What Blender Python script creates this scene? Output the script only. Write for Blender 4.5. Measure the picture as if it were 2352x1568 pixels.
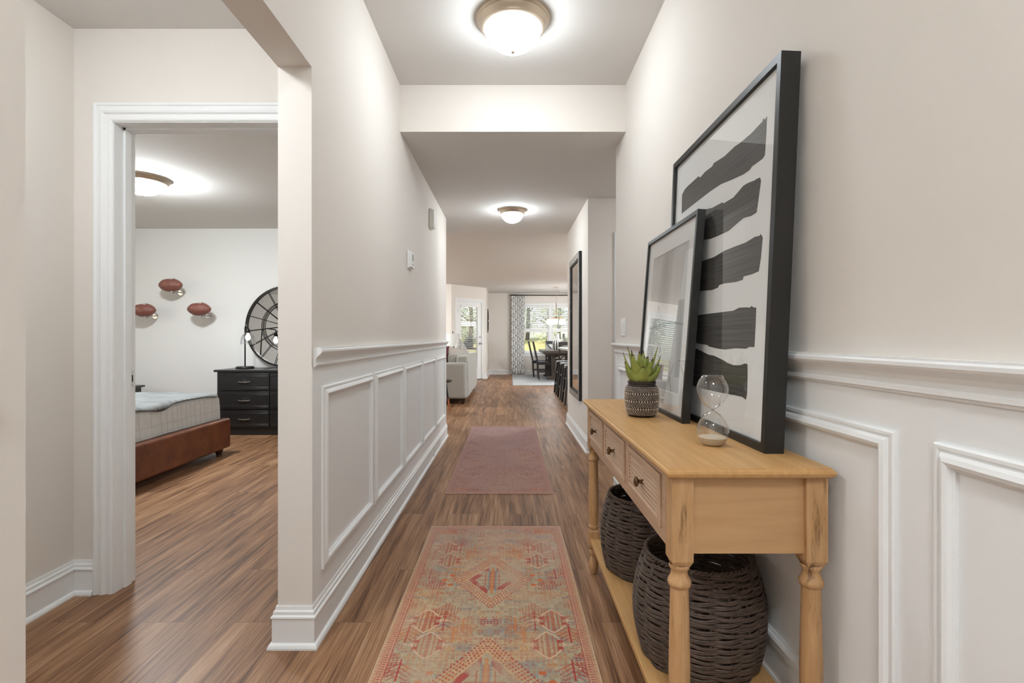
import bpy, bmesh, math, random
import numpy as np
from mathutils import Vector, Matrix, noise as mnoise

random.seed(7)
for o in list(bpy.data.objects):
    bpy.data.objects.remove(o)
SC = bpy.context.scene
COL = SC.collection
PI = math.pi

# ------------------------------------------------------------------ camera
F = 1176.0            # focal length in pixels of the 2352 wide frame (18 mm)
VX, VY = 1169.0, 775.0
H = 1.105             # camera height
cam = bpy.data.cameras.new('camera')
cam.lens = 18.0
cam.sensor_width = 36.0
cam.shift_x = (1176 - VX) / 2352.0
cam.shift_y = -(784 - VY) / 2352.0
cam.clip_start = 0.02
cam.clip_end = 300
camo = bpy.data.objects.new('camera', cam)
COL.objects.link(camo)
camo.location = (0, 0, H)
camo.rotation_euler = (PI / 2, 0, 0)
SC.camera = camo

SC.view_settings.view_transform = 'Standard'
SC.view_settings.look = 'None'
SC.view_settings.gamma = 1
SC.view_settings.use_curve_mapping = False
SC.view_settings.exposure = 0.3

# ------------------------------------------------------------------ world + sun
w = bpy.data.worlds.new('sky')
SC.world = w
w.use_nodes = True
nt = w.node_tree
bg = nt.nodes['Background']
sky = nt.nodes.new('ShaderNodeTexSky')
sky.sky_type = 'NISHITA'
sky.sun_disc = False
sky.sun_elevation = math.radians(38)
sky.sun_rotation = math.radians(200)
sky.air_density = 1.0
sky.dust_density = 1.5
nt.links.new(sky.outputs[0], bg.inputs[0])
bg.inputs[1].default_value = 0.30
sl = bpy.data.lights.new('sun', 'SUN')
sl.energy = 5.0
sl.angle = math.radians(1.0)
sl.color = (1.0, 0.95, 0.86)
so = bpy.data.objects.new('sun', sl)
COL.objects.link(so)
so.location = (0, 30, 20)
so.rotation_euler = (math.radians(52), 0, math.radians(-25))

# strength of each ceiling lamp's glowing dome
E_HALL, E_HALL2, E_ENTRY, E_VEST, E_BED, E_LIV, E_PASS = 38, 54, 55, 84, 200, 240, 34

# ------------------------------------------------------------------ helpers
def lin(c):
    c = [x / 255.0 for x in c]
    return tuple((x / 12.92 if x <= 0.04045 else ((x + 0.055) / 1.055) ** 2.4) for x in c)

def nlin(a):
    a = np.clip(a / 255.0, 0, 1)
    return np.where(a <= 0.04045, a / 12.92, ((a + 0.055) / 1.055) ** 2.4)

MATS = {}
def mat(name, c=(200, 200, 200), rough=0.5, metal=0.0, spec=0.5, bump=0.0, bscale=200.0, var=0.0, vscale=8.0, coat=0.0, stretch=(1, 1, 1), c2=None, emit=0.0, ecol=(0.95, 0.975, 1.0)):
    if name in MATS:
        return MATS[name]
    m = bpy.data.materials.new(name)
    m.use_nodes = True
    n = m.node_tree
    b = n.nodes['Principled BSDF']
    col = lin(c) + (1,)
    b.inputs['Base Color'].default_value = col
    b.inputs['Roughness'].default_value = rough
    b.inputs['Metallic'].default_value = metal
    b.inputs['Specular IOR Level'].default_value = spec
    b.inputs['Coat Weight'].default_value = coat
    if emit:
        b.inputs['Emission Color'].default_value = (*ecol, 1)
        b.inputs['Emission Strength'].default_value = emit
    if var or bump or c2:
        tc = n.nodes.new('ShaderNodeTexCoord')
        mp = n.nodes.new('ShaderNodeMapping')
        mp.inputs['Scale'].default_value = stretch
        n.links.new(tc.outputs['Object'], mp.inputs[0])
    if var or c2:
        ns = n.nodes.new('ShaderNodeTexNoise')
        ns.inputs['Scale'].default_value = vscale
        ns.inputs['Detail'].default_value = 6
        ns.inputs['Roughness'].default_value = 0.65
        n.links.new(mp.outputs[0], ns.inputs['Vector'])
        r = n.nodes.new('ShaderNodeMapRange')
        r.inputs[1].default_value = 0.3
        r.inputs[2].default_value = 0.7
        n.links.new(ns.outputs[0], r.inputs[0])
        mx = n.nodes.new('ShaderNodeMix')
        mx.data_type = 'RGBA'
        mx.inputs[6].default_value = col
        e = c2 if c2 else tuple(x * (1 - var) for x in c)
        mx.inputs[7].default_value = lin(e) + (1,)
        n.links.new(r.outputs[0], mx.inputs[0])
        n.links.new(mx.outputs[2], b.inputs['Base Color'])
    if bump:
        ns = n.nodes.new('ShaderNodeTexNoise')
        ns.inputs['Scale'].default_value = bscale
        ns.inputs['Detail'].default_value = 3
        n.links.new(mp.outputs[0], ns.inputs['Vector'])
        bp = n.nodes.new('ShaderNodeBump')
        bp.inputs['Strength'].default_value = bump
        bp.inputs['Distance'].default_value = 0.002
        n.links.new(ns.outputs[0], bp.inputs['Height'])
        n.links.new(bp.outputs[0], b.inputs['Normal'])
    MATS[name] = m
    return m

def attr_mat(name, rough=0.9, bump=0.3, bscale=400.0, sheen=0.0):
    m = bpy.data.materials.new(name)
    m.use_nodes = True
    n = m.node_tree
    b = n.nodes['Principled BSDF']
    b.inputs['Roughness'].default_value = rough
    b.inputs['Specular IOR Level'].default_value = 0.2
    b.inputs['Sheen Weight'].default_value = sheen
    a = n.nodes.new('ShaderNodeAttribute')
    a.attribute_name = 'Col'
    n.links.new(a.outputs['Color'], b.inputs['Base Color'])
    if bump:
        tc = n.nodes.new('ShaderNodeTexCoord')
        ns = n.nodes.new('ShaderNodeTexNoise')
        ns.inputs['Scale'].default_value = bscale
        n.links.new(tc.outputs['Object'], ns.inputs['Vector'])
        bp = n.nodes.new('ShaderNodeBump')
        bp.inputs['Strength'].default_value = bump
        bp.inputs['Distance'].default_value = 0.002
        n.links.new(ns.outputs[0], bp.inputs['Height'])
        n.links.new(bp.outputs[0], b.inputs['Normal'])
    return m

def thin_glass(name, tint=(1, 1, 1), f0=0.04, rough=0.0, power=5.0, edge=0.96):
    """one sheet of glass: clear, with a mirror share that grows towards grazing angles on either side"""
    m = bpy.data.materials.new(name)
    m.use_nodes = True
    n = m.node_tree
    n.nodes.clear()
    out = n.nodes.new('ShaderNodeOutputMaterial')
    mx = n.nodes.new('ShaderNodeMixShader')
    tr = n.nodes.new('ShaderNodeBsdfTransparent')
    tr.inputs[0].default_value = (*tint, 1)
    gl = n.nodes.new('ShaderNodeBsdfGlossy')
    gl.inputs['Roughness'].default_value = rough
    geo = n.nodes.new('ShaderNodeNewGeometry')
    dt = n.nodes.new('ShaderNodeVectorMath'); dt.operation = 'DOT_PRODUCT'
    n.links.new(geo.outputs['Incoming'], dt.inputs[0]); n.links.new(geo.outputs['Normal'], dt.inputs[1])
    def mth(op, a, b=None):
        q = n.nodes.new('ShaderNodeMath'); q.operation = op
        for i, s_ in enumerate((a, b)):
            if s_ is None: continue
            if isinstance(s_, (int, float)): q.inputs[i].default_value = s_
            else: n.links.new(s_, q.inputs[i])
        return q.outputs[0]
    c = mth('SUBTRACT', 1.0, mth('ABSOLUTE', dt.outputs['Value']))
    k = mth('ADD', mth('MULTIPLY', mth('POWER', c, power), edge), f0)
    n.links.new(k, mx.inputs[0])
    n.links.new(tr.outputs[0], mx.inputs[1])
    n.links.new(gl.outputs[0], mx.inputs[2])
    n.links.new(mx.outputs[0], out.inputs[0])
    MATS[name] = m
    return m

class MB:
    def __init__(s):
        s.v = []; s.f = []; s.m = []; s.k = 0
    def mi(s, k):
        s.k = k; return s
    def add(s, vs, fs):
        b = len(s.v)
        s.v += [tuple(p) for p in vs]
        for f in fs:
            s.f.append(tuple(b + i for i in f)); s.m.append(s.k)
        return s
    def box(s, x0, x1, y0, y1, z0, z1, M=None):
        vs = [Vector(p) for p in ((x0,y0,z0),(x1,y0,z0),(x1,y1,z0),(x0,y1,z0),(x0,y0,z1),(x1,y0,z1),(x1,y1,z1),(x0,y1,z1))]
        if M is not None: vs = [M @ p for p in vs]
        return s.add(vs, [(0,3,2,1),(4,5,6,7),(0,1,5,4),(1,2,6,5),(2,3,7,6),(3,0,4,7)])
    def bar(s, a, b, w, h=None, up=(0,0,1)):
        a = Vector(a); b = Vector(b); h = h or w
        d = (b - a).normalized(); u = Vector(up)
        if abs(d.dot(u)) > 0.98: u = Vector((0,1,0))
        x = d.cross(u).normalized(); y = x.cross(d).normalized()
        vs = []
        for p in (a, b):
            for i, j in ((-1,-1),(1,-1),(1,1),(-1,1)):
                vs.append(p + x * (i * w / 2) + y * (j * h / 2))
        return s.add(vs, [(0,1,2,3),(7,6,5,4),(0,4,5,1),(1,5,6,2),(2,6,7,3),(3,7,4,0)])
    def taper(s, a, b, wa, wb, da=None, db=None):
        """square section bar between two points, sides along x and y"""
        da = da or wa; db = db or wb
        vs = []
        for p, q, r in ((a, wa, da), (b, wb, db)):
            for i, j in ((-1,-1),(1,-1),(1,1),(-1,1)):
                vs.append((p[0] + i*q/2, p[1] + j*r/2, p[2]))
        fl = [(3,2,1,0),(4,5,6,7),(0,1,5,4),(1,2,6,5),(2,3,7,6),(3,0,4,7)]
        if b[2] < a[2]: fl = [tuple(reversed(t)) for t in fl]
        return s.add(vs, fl)
    def tube(s, pts, r, n=8, closed=False, caps=True):
        pts = [Vector(p) for p in pts]; N = len(pts)
        rs = r if isinstance(r, (list, tuple)) else [r] * N
        rings = []; prev = None
        for i in range(N):
            if closed: d = pts[(i+1) % N] - pts[i-1]
            else: d = pts[min(i+1, N-1)] - pts[max(i-1, 0)]
            d.normalize()
            if prev is None:
                u = Vector((0,0,1)) if abs(d.z) < 0.9 else Vector((1,0,0))
            else: u = prev
            x = (u - d * u.dot(d)).normalized(); y = d.cross(x)
            prev = x
            rings.append([pts[i] + (x*math.cos(2*PI*k/n) + y*math.sin(2*PI*k/n)) * rs[i] for k in range(n)])
        vs = [p for rg in rings for p in rg]; fs = []
        for i in range(N if closed else N-1):
            a = i*n; b = ((i+1) % N)*n
            for k in range(n):
                fs.append((a+k, a+(k+1)%n, b+(k+1)%n, b+k))
        if caps and not closed:
            fs.append(tuple(reversed(range(n)))); fs.append(tuple((N-1)*n+k for k in range(n)))
        return s.add(vs, fs)
    def lathe(s, prof, c=(0,0,0), n=32, M=None, ph=0.0):
        """prof: list of (r, z) going up; ends closed when r == 0"""
        vs = []; fs = []; idx = []
        for r, z in prof:
            if r <= 1e-6:
                idx.append([len(vs)]); vs.append(Vector((0,0,z)))
            else:
                idx.append(list(range(len(vs), len(vs)+n)))
                vs += [Vector((r*math.cos(2*PI*k/n+ph), r*math.sin(2*PI*k/n+ph), z)) for k in range(n)]
        for a, b in zip(idx[:-1], idx[1:]):
            for k in range(n):
                k2 = (k+1) % n
                if len(a) == 1 and len(b) == 1: continue
                if len(a) == 1: fs.append((a[0], b[k2], b[k]))
                elif len(b) == 1: fs.append((a[k], a[k2], b[0]))
                else: fs.append((a[k], a[k2], b[k2], b[k]))
        if M is not None: vs = [M @ p for p in vs]
        c = Vector(c)
        return s.add([p + c for p in vs], fs)
    def ball(s, c, r, n=10, m=6, sc=(1,1,1)):
        prof = [(math.sin(PI*i/m), -math.cos(PI*i/m)) for i in range(m+1)]
        prof[0] = (0,-1); prof[-1] = (0,1)
        M = Matrix.Diagonal((r*sc[0], r*sc[1], r*sc[2], 1))
        return s.lathe(prof, c, n, M)
    def sweep(s, path, prof, closed=False, flip=False):
        """prof: closed polygon of (d, z); path: plan points; d is measured to the LEFT of travel"""
        P = [Vector((p[0], p[1])) for p in path]; N = len(P)
        offs = []
        for i in range(N):
            def nrm(a, b):
                d = (b - a).normalized(); return Vector((-d.y, d.x))
            if closed or 0 < i < N-1:
                n1 = nrm(P[i-1], P[i]); n2 = nrm(P[i], P[(i+1) % N])
                m = (n1 + n2).normalized(); m = m / max(0.3, m.dot(n1))
            elif i == 0: m = nrm(P[0], P[1])
            else: m = nrm(P[-2], P[-1])
            offs.append(m)
        k = len(prof); vs = []; fs = []
        for i in range(N):
            for d, z in prof:
                q = P[i] + offs[i]*d
                vs.append((q.x, q.y, z))
        for i in range(N if closed else N-1):
            a = i*k; b = ((i+1) % N)*k
            for j in range(k):
                j2 = (j+1) % k
                fs.append((a+j, b+j, b+j2, a+j2))
        if not closed:
            fs.append(tuple(range(k))); fs.append(tuple(reversed(range((N-1)*k, N*k))))
        return s.add(vs, fs)
    def ring(s, P, a0, a1, b0, b1, prof, open_bottom=False):
        """picture-frame moulding; P(a,b,d)->xyz, prof (u inward from the outer edge, d)"""
        k = len(prof); vs = []; fs = []
        for u, d in prof:
            bb = b0 if open_bottom else b0 + u
            vs += [P(a0+u, bb, d), P(a0+u, b1-u, d), P(a1-u, b1-u, d), P(a1-u, bb, d)]
        for j in range(k):
            j2 = (j+1) % k
            for q in range(3 if open_bottom else 4):
                q2 = (q+1) % 4
                fs.append((j*4+q, j*4+q2, j2*4+q2, j2*4+q))
        if open_bottom:
            fs.append(tuple(j*4 for j in range(k))); fs.append(tuple(j*4+3 for j in reversed(range(k))))
        return s.add(vs, fs)
    def poly(s, P, pts, d0, d1):
        """flat outline pts (a,b) made into a slab from depth d0 to d1"""
        n = len(pts)
        vs = [P(a, b, d0) for a, b in pts] + [P(a, b, d1) for a, b in pts]
        fs = [tuple(range(n)), tuple(reversed(range(n, 2*n)))] + [(i, (i+1)%n, n+(i+1)%n, n+i) for i in range(n)]
        return s.add(vs, fs)
    def build(s, name, mats, parent=None, smooth=False, bevel=0.0, bseg=2, recalc=True, loc=None, sub=0):
        me = bpy.data.meshes.new(name)
        me.from_pydata([tuple(v) for v in s.v], [], s.f)
        ml = mats if isinstance(mats, (list, tuple)) else [mats]
        for m in ml: me.materials.append(m)
        if len(ml) > 1: me.polygons.foreach_set('material_index', s.m)
        if recalc:
            bm = bmesh.new(); bm.from_mesh(me)
            bmesh.ops.recalc_face_normals(bm, faces=bm.faces)
            bm.to_mesh(me); bm.free()
        if smooth:
            me.shade_smooth()
            if smooth != 'all': me.set_sharp_from_angle(angle=math.radians(smooth if isinstance(smooth, (int, float)) and smooth > 1 else 40))
        me.update()
        o = bpy.data.objects.new(name, me)
        COL.objects.link(o)
        if parent: o.parent = parent
        if loc: o.location = loc
        if bevel:
            b = o.modifiers.new('bevel', 'BEVEL'); b.width = bevel; b.segments = bseg; b.limit_method = 'ANGLE'; b.angle_limit = math.radians(40)
            me.shade_smooth(); me.set_sharp_from_angle(angle=math.radians(50))
        if sub:
            b = o.modifiers.new('sub', 'SUBSURF'); b.levels = sub; b.render_levels = sub
        return o

def color_grid(name, X, Y, Z, C, material, parent=None, thickness=0.0, smooth=True, loc=None):
    """a grid surface (arrays n x m) coloured by an array of srgb values"""
    n, m = X.shape
    me = bpy.data.meshes.new(name)
    co = np.stack([X, Y, Z], -1).reshape(-1, 3)
    idx = np.arange(n*m).reshape(n, m)
    q = np.stack([idx[:-1,:-1], idx[1:,:-1], idx[1:,1:], idx[:-1,1:]], -1).reshape(-1, 4)
    me.from_pydata([], [], [])
    me.vertices.add(n*m); me.vertices.foreach_set('co', co.astype(np.float32).ravel())
    nf = len(q)
    me.loops.add(nf*4); me.loops.foreach_set('vertex_index', q.astype(np.int32).ravel())
    me.polygons.add(nf); me.polygons.foreach_set('loop_start', np.arange(0, nf*4, 4, dtype=np.int32))
    me.polygons.foreach_set('use_smooth', np.ones(nf, bool) if smooth else np.zeros(nf, bool))
    me.update(calc_edges=True)
    ca = me.color_attributes.new('Col', 'FLOAT_COLOR', 'POINT')
    c4 = np.ones((n*m, 4), np.float32); c4[:, :3] = nlin(C.reshape(-1, 3))
    ca.data.foreach_set('color', c4.ravel())
    me.materials.append(material)
    o = bpy.data.objects.new(name, me); COL.objects.link(o)
    if parent: o.parent = parent
    if loc: o.location = loc
    if thickness:
        sm = o.modifiers.new('thick', 'SOLIDIFY'); sm.thickness = thickness; sm.offset = -1
    return o

def vnoise(x, y, seed=0):
    """value noise on arrays"""
    rs = np.random.RandomState(seed); T = rs.rand(257, 257)
    xi = np.floor(x).astype(int); yi = np.floor(y).astype(int)
    fx = x - xi; fy = y - yi
    fx = fx*fx*(3-2*fx); fy = fy*fy*(3-2*fy)
    g = lambda a, b: T[a % 257, b % 257]
    return (g(xi,yi)*(1-fx)+g(xi+1,yi)*fx)*(1-fy) + (g(xi,yi+1)*(1-fx)+g(xi+1,yi+1)*fx)*fy

def tag(o, label=None, cat=None, group=None, kind=None):
    if label: o['label'] = label
    if cat: o['category'] = cat
    if group: o['group'] = group
    if kind: o['kind'] = kind
    return o

def thing(name, loc, label, cat, rz=0.0, group=None, rot=None):
    o = bpy.data.objects.new(name, None)
    o.empty_display_size = 0.1
    COL.objects.link(o)
    o.location = loc
    o.rotation_euler = rot if rot else (0, 0, rz)
    return tag(o, label, cat, group)

def dup(root, loc, rz, label, group=None):
    r = root.copy(); COL.objects.link(r)
    r.location = loc; r.rotation_euler = (0, 0, rz); r['label'] = label
    if group: r['group'] = group
    for ch in list(root.children):
        c = ch.copy(); COL.objects.link(c); c.parent = r
        for g in list(ch.children):
            d = g.copy(); COL.objects.link(d); d.parent = c
    return r

def struct(name, mb, m, **k):
    o = mb.build(name, m, **k)
    if not k.get('parent'): o['kind'] = 'structure'
    return o
def sempty(name, loc=(0,0,0)):
    o = bpy.data.objects.new(name, None); COL.objects.link(o); o.location = loc; o['kind'] = 'structure'; o.empty_display_size = 0.1
    return o

# ------------------------------------------------------------------ materials
WALL = mat('greige_wall_paint', (230, 223, 215), 0.75, spec=0.25, bump=0.06, bscale=260)
WALLB = mat('bedroom_wall_paint', (230, 228, 224), 0.75, spec=0.25)
CEIL = mat('ceiling_paint', (221, 217, 212), 0.9, spec=0.1)
TRIM = mat('white_trim_paint', (238, 238, 237), 0.38, spec=0.4)
BLACK = mat('black_satin', (34, 33, 31), 0.42, spec=0.4)
BLACKG = mat('black_gloss_wood', (38, 37, 36), 0.2, spec=0.7)
BLACKW = mat('black_wood', (38, 37, 37), 0.30, spec=0.6, var=0.3, vscale=30, stretch=(1,1,8))
DARKMETAL = mat('dark_metal', (58, 54, 50), 0.35, metal=0.9)
NICKEL = mat('brushed_nickel', (196, 180, 160), 0.33, metal=0.75)
STEEL = mat('steel', (190, 192, 195), 0.25, metal=0.9)
MIRROR = mat('mirror_silver', (225, 226, 228), 0.02, metal=1.0)
BULB = mat('glowing_bulb', (255, 240, 210), 0.3, emit=35.0)
GLASS = thin_glass('picture_glass')
WGLASS = thin_glass('window_glass')
HGLASS = thin_glass('blown_glass', tint=(0.97, 0.97, 0.97), f0=0.08, power=2.2, edge=0.92)
SHADEG = thin_glass('lamp_shade_glass', tint=(0.93, 0.93, 0.93), f0=0.12, power=2.2, edge=0.8, rough=0.08)

def floor_mat():
    m = bpy.data.materials.new('plank_floor'); m.use_nodes = True
    n = m.node_tree; L = n.links; b = n.nodes['Principled BSDF']
    tc = n.nodes.new('ShaderNodeTexCoord')
    sep = n.nodes.new('ShaderNodeSeparateXYZ'); L.new(tc.outputs['Object'], sep.inputs[0])
    cmb = n.nodes.new('ShaderNodeCombineXYZ')
    L.new(sep.outputs['Y'], cmb.inputs[0]); L.new(sep.outputs['X'], cmb.inputs[1])
    br = n.nodes.new('ShaderNodeTexBrick')
    br.offset = 0.37; br.offset_frequency = 2
    br.inputs['Scale'].default_value = 1.0
    br.inputs['Brick Width'].default_value = 1.22
    br.inputs['Row Height'].default_value = 0.178
    br.inputs['Mortar Size'].default_value = 0.0012
    br.inputs['Mortar Smooth'].default_value = 0.3
    br.inputs['Bias'].default_value = 0.0
    br.inputs['Color1'].default_value = (0, 0, 0, 1)
    br.inputs['Color2'].default_value = (1, 1, 1, 1)
    br.inputs['Mortar'].default_value = (0.5, 0.5, 0.5, 1)
    L.new(cmb.outputs[0], br.inputs['Vector'])
    # grain coordinates shifted per plank
    sc = n.nodes.new('ShaderNodeVectorMath'); sc.operation = 'MULTIPLY_ADD'
    sc.inputs[1].default_value = (7, 7, 7)
    L.new(br.outputs['Color'], sc.inputs[0]); L.new(tc.outputs['Object'], sc.inputs[2])
    mp = n.nodes.new('ShaderNodeMapping'); mp.inputs['Scale'].default_value = (34, 1.6, 1)
    L.new(sc.outputs[0], mp.inputs[0])
    n1 = n.nodes.new('ShaderNodeTexNoise'); n1.inputs['Scale'].default_value = 1.0; n1.inputs['Detail'].default_value = 7; n1.inputs['Roughness'].default_value = 0.62; n1.inputs['Distortion'].default_value = 0.6
    L.new(mp.outputs[0], n1.inputs['Vector'])
    mp2 = n.nodes.new('ShaderNodeMapping'); mp2.inputs['Scale'].default_value = (8, 0.9, 1)
    L.new(sc.outputs[0], mp2.inputs[0])
    n2 = n.nodes.new('ShaderNodeTexNoise'); n2.inputs['Scale'].default_value = 1.0; n2.inputs['Detail'].default_value = 4; n2.inputs['Distortion'].default_value = 1.2
    L.new(mp2.outputs[0], n2.inputs['Vector'])
    mp3 = n.nodes.new('ShaderNodeMapping'); mp3.inputs['Scale'].default_value = (210, 4, 1)
    L.new(sc.outputs[0], mp3.inputs[0])
    n3 = n.nodes.new('ShaderNodeTexNoise'); n3.inputs['Scale'].default_value = 1.0; n3.inputs['Detail'].default_value = 3
    L.new(mp3.outputs[0], n3.inputs['Vector'])
    def mth(op, a, b_):
        q = n.nodes.new('ShaderNodeMath'); q.operation = op
        for i, s_ in enumerate((a, b_)):
            if isinstance(s_, (int, float)): q.inputs[i].default_value = s_
            else: L.new(s_, q.inputs[i])
        return q.outputs[0]
    s = mth('ADD', mth('MULTIPLY', n1.outputs[0], 0.48), mth('MULTIPLY', n2.outputs[0], 0.30))
    s = mth('ADD', s, mth('MULTIPLY', n3.outputs[0], 0.30))
    sepc = n.nodes.new('ShaderNodeSeparateColor'); L.new(br.outputs['Color'], sepc.inputs[0])
    s = mth('ADD', s, mth('MULTIPLY', mth('SUBTRACT', sepc.outputs[0], 0.5), 0.07))
    rp = n.nodes.new('ShaderNodeValToRGB')
    els = rp.color_ramp.elements
    els[0].position = 0.37; els[0].color = (*lin((52, 34, 23)), 1)
    els[1].position = 0.74; els[1].color = (*lin((190, 155, 122)), 1)
    e = els.new(0.48); e.color = (*lin((119, 83, 57)), 1)
    e = els.new(0.58); e.color = (*lin((156, 116, 84)), 1)
    L.new(s, rp.inputs[0])
    mx = n.nodes.new('ShaderNodeMix'); mx.data_type = 'RGBA'
    L.new(mth('MULTIPLY', br.outputs['Fac'], 0.6), mx.inputs[0])
    L.new(rp.outputs[0], mx.inputs[6]); mx.inputs[7].default_value = (*lin((66, 46, 34)), 1)
    L.new(mx.outputs[2], b.inputs['Base Color'])
    b.inputs['Roughness'].default_value = 0.42
    b.inputs['Specular IOR Level'].default_value = 0.32
    bp = n.nodes.new('ShaderNodeBump'); bp.inputs['Strength'].default_value = 0.12; bp.inputs['Distance'].default_value = 0.002
    L.new(s, bp.inputs['Height']); L.new(bp.outputs[0], b.inputs['Normal'])
    return m
FLOOR = floor_mat()

def wood_mat(name, c1, c2, c3, stretch, rough=0.45, worn=0.0):
    m = bpy.data.materials.new(name); m.use_nodes = True
    n = m.node_tree; L = n.links; b = n.nodes['Principled BSDF']
    tc = n.nodes.new('ShaderNodeTexCoord')
    mp = n.nodes.new('ShaderNodeMapping'); mp.inputs['Scale'].default_value = stretch
    L.new(tc.outputs['Object'], mp.inputs[0])
    n1 = n.nodes.new('ShaderNodeTexNoise'); n1.inputs['Scale'].default_value = 1; n1.inputs['Detail'].default_value = 6; n1.inputs['Distortion'].default_value = 0.5
    L.new(mp.outputs[0], n1.inputs['Vector'])
    rp = n.nodes.new('ShaderNodeValToRGB'); els = rp.color_ramp.elements
    els[0].position = 0.3; els[0].color = (*lin(c2), 1)
    els[1].position = 0.7; els[1].color = (*lin(c1), 1)
    L.new(n1.outputs[0], rp.inputs[0])
    last = rp.outputs[0]
    if worn:
        n2 = n.nodes.new('ShaderNodeTexNoise'); n2.inputs['Scale'].default_value = 1.0; n2.inputs['Detail'].default_value = 8; n2.inputs['Roughness'].default_value = 0.75
        mp2 = n.nodes.new('ShaderNodeMapping'); mp2.inputs['Scale'].default_value = tuple(x * 0.45 for x in stretch); mp2.inputs['Location'].default_value = (3, 5, 1)
        L.new(tc.outputs['Object'], mp2.inputs[0]); L.new(mp2.outputs[0], n2.inputs['Vector'])
        mr = n.nodes.new('ShaderNodeMapRange'); mr.inputs[1].default_value = 0.56; mr.inputs[2].default_value = 0.66; mr.inputs[3].default_value = 0; mr.inputs[4].default_value = worn
        L.new(n2.outputs[0], mr.inputs[0])
        mx = n.nodes.new('ShaderNodeMix'); mx.data_type = 'RGBA'
        L.new(mr.outputs[0], mx.inputs[0]); L.new(last, mx.inputs[6]); mx.inputs[7].default_value = (*lin(c3), 1)
        last = mx.outputs[2]
    L.new(last, b.inputs['Base Color'])
    b.inputs['Roughness'].default_value = rough
    b.inputs['Specular IOR Level'].default_value = 0.4
    bp = n.nodes.new('ShaderNodeBump'); bp.inputs['Strength'].default_value = 0.15; bp.inputs['Distance'].default_value = 0.001
    L.new(n1.outputs[0], bp.inputs['Height']); L.new(bp.outputs[0], b.inputs['Normal'])
    MATS[name] = m
    return m
WOOD_TOP = wood_mat('honey_wood_top', (206, 163, 108), (190, 145, 92), (120, 80, 50), (60, 3, 60))
WOOD_END = wood_mat('honey_wood_end', (200, 160, 114), (186, 145, 100), (120, 80, 50), (3, 60, 40))
WOOD_LEG = wood_mat('honey_wood_leg', (200, 160, 116), (180, 138, 92), (96, 66, 42), (90, 90, 9), worn=0.9)
WOOD_DRAWER = wood_mat('pale_wood_drawer', (196, 164, 136), (180, 146, 118), (120, 80, 50), (60, 4, 60))

# ------------------------------------------------------------------ room shell
XL, XL2 = -0.707, -0.828        # corridor left wall faces
XR, XR2 = 0.757, 0.880
YP = 1.835                      # near end of the corridor wall (post)
YD = 2.215                      # wall of the bedroom door
YD2 = 2.335
YB = 6.275                      # bedroom back wall
YW = 15.35                      # far wall
ZC, ZF = 2.44, 2.743

def wall_open(mb, p0, p1, th, z0, z1, ops):
    """wall from p0 to p1 (plan), thickness th to the left of travel, with openings (s0,s1,z0,z1)"""
    p0 = Vector(p0); p1 = Vector(p1); d = (p1-p0); Lh = d.length; d.normalize()
    n = Vector((-d.y, d.x))
    M = Matrix(((d.x, n.x, 0, p0.x), (d.y, n.y, 0, p0.y), (0, 0, 1, 0), (0, 0, 0, 1)))
    s = 0.0
    for (a, b, c, e) in sorted(ops):
        if a > s: mb.box(s, a, 0, th, z0, z1, M)
        if c > z0: mb.box(a, b, 0, th, z0, c, M)
        if e < z1: mb.box(a, b, 0, th, e, z1, M)
        s = b
    if s < Lh: mb.box(s, Lh, 0, th, z0, z1, M)
    return mb

struct('floor', MB().box(-6.0, 4.8, -1.7, YW+0.1, -0.12, 0.0), FLOOR)
struct('ceiling', MB().box(XL, XR, -1.7, 3.327, ZF, ZF+0.1), CEIL)
# lower ceilings; the drop face over the corridor is painted like the walls
mb = MB(); mb.box(-6.0, 4.8, 3.329, YW+0.1, ZC, ZF+0.1); mb.box(-6.0, XL2-0.001, -1.7, 3.329, ZC, ZF+0.1)
struct('ceiling_lower', mb, CEIL)
struct('wall_header', MB().box(XL-0.02, XR+0.02, 3.322, 3.329, ZC, ZF+0.02), WALL)

# left wall of the corridor, with the opening to the vestibule and its header
mb = MB()
mb.box(XL2, XL, YP, 5.76, 0, ZF)
mb.box(XL2, XL, 0.749, YP, 2.075, ZF)
mb.box(XL2, XL, -1.7, 0.749, 0, ZF)
struct('wall_left', mb, WALL)
mb = MB(); mb.box(XR, XR2, -1.7, 3.62, 0, ZF); struct('wall_right', mb, WALL)
mb = MB(); mb.box(XR, XR2, 5.03, 6.6, 0, ZC); mb.box(XR, 2.72, 4.906, 5.03, 0, ZC)
struct('wall_right_hall', mb, WALL)
mb = MB(); mb.box(XR2, 2.72, 3.5, 3.62, 0, ZC); mb.box(2.6, 2.72, 3.62, 4.906, 0, ZC); struct('wall_side_passage', mb, WALL)
struct('wall_entry', MB().box(XL2, XR2, -1.7, -1.58, 0, ZF), WALL)
# vestibule + bedroom
mb = MB(); wall_open(mb, (-5.4, YD), (XL2, YD), YD2-YD, 0, ZC, [(5.4-1.709, 5.4-0.95, 0, 2.036)])
struct('wall_bedroom_front', mb, WALL)
mb = MB(); mb.box(-2.0, -1.883, -1.0, YD, 0, ZC); mb.box(-2.0, XL2, -1.12, -1.0, 0, ZC); struct('wall_vestibule', mb, WALL)
struct('wall_bedroom_back', MB().box(-5.52, -0.832, YB, 6.5, 0, ZC), WALLB)
mb = MB(); wall_open(mb, (-5.4, YD2), (-5.4, YB), 0.12, 0, ZC, [(1.3, 2.6, 0.8, 2.1)]); struct('wall_bedroom_left', mb, WALLB)
struct('wall_bedroom_right', MB().box(-0.90, -0.829, YD2, YB, 0, ZC), WALLB)
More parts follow.
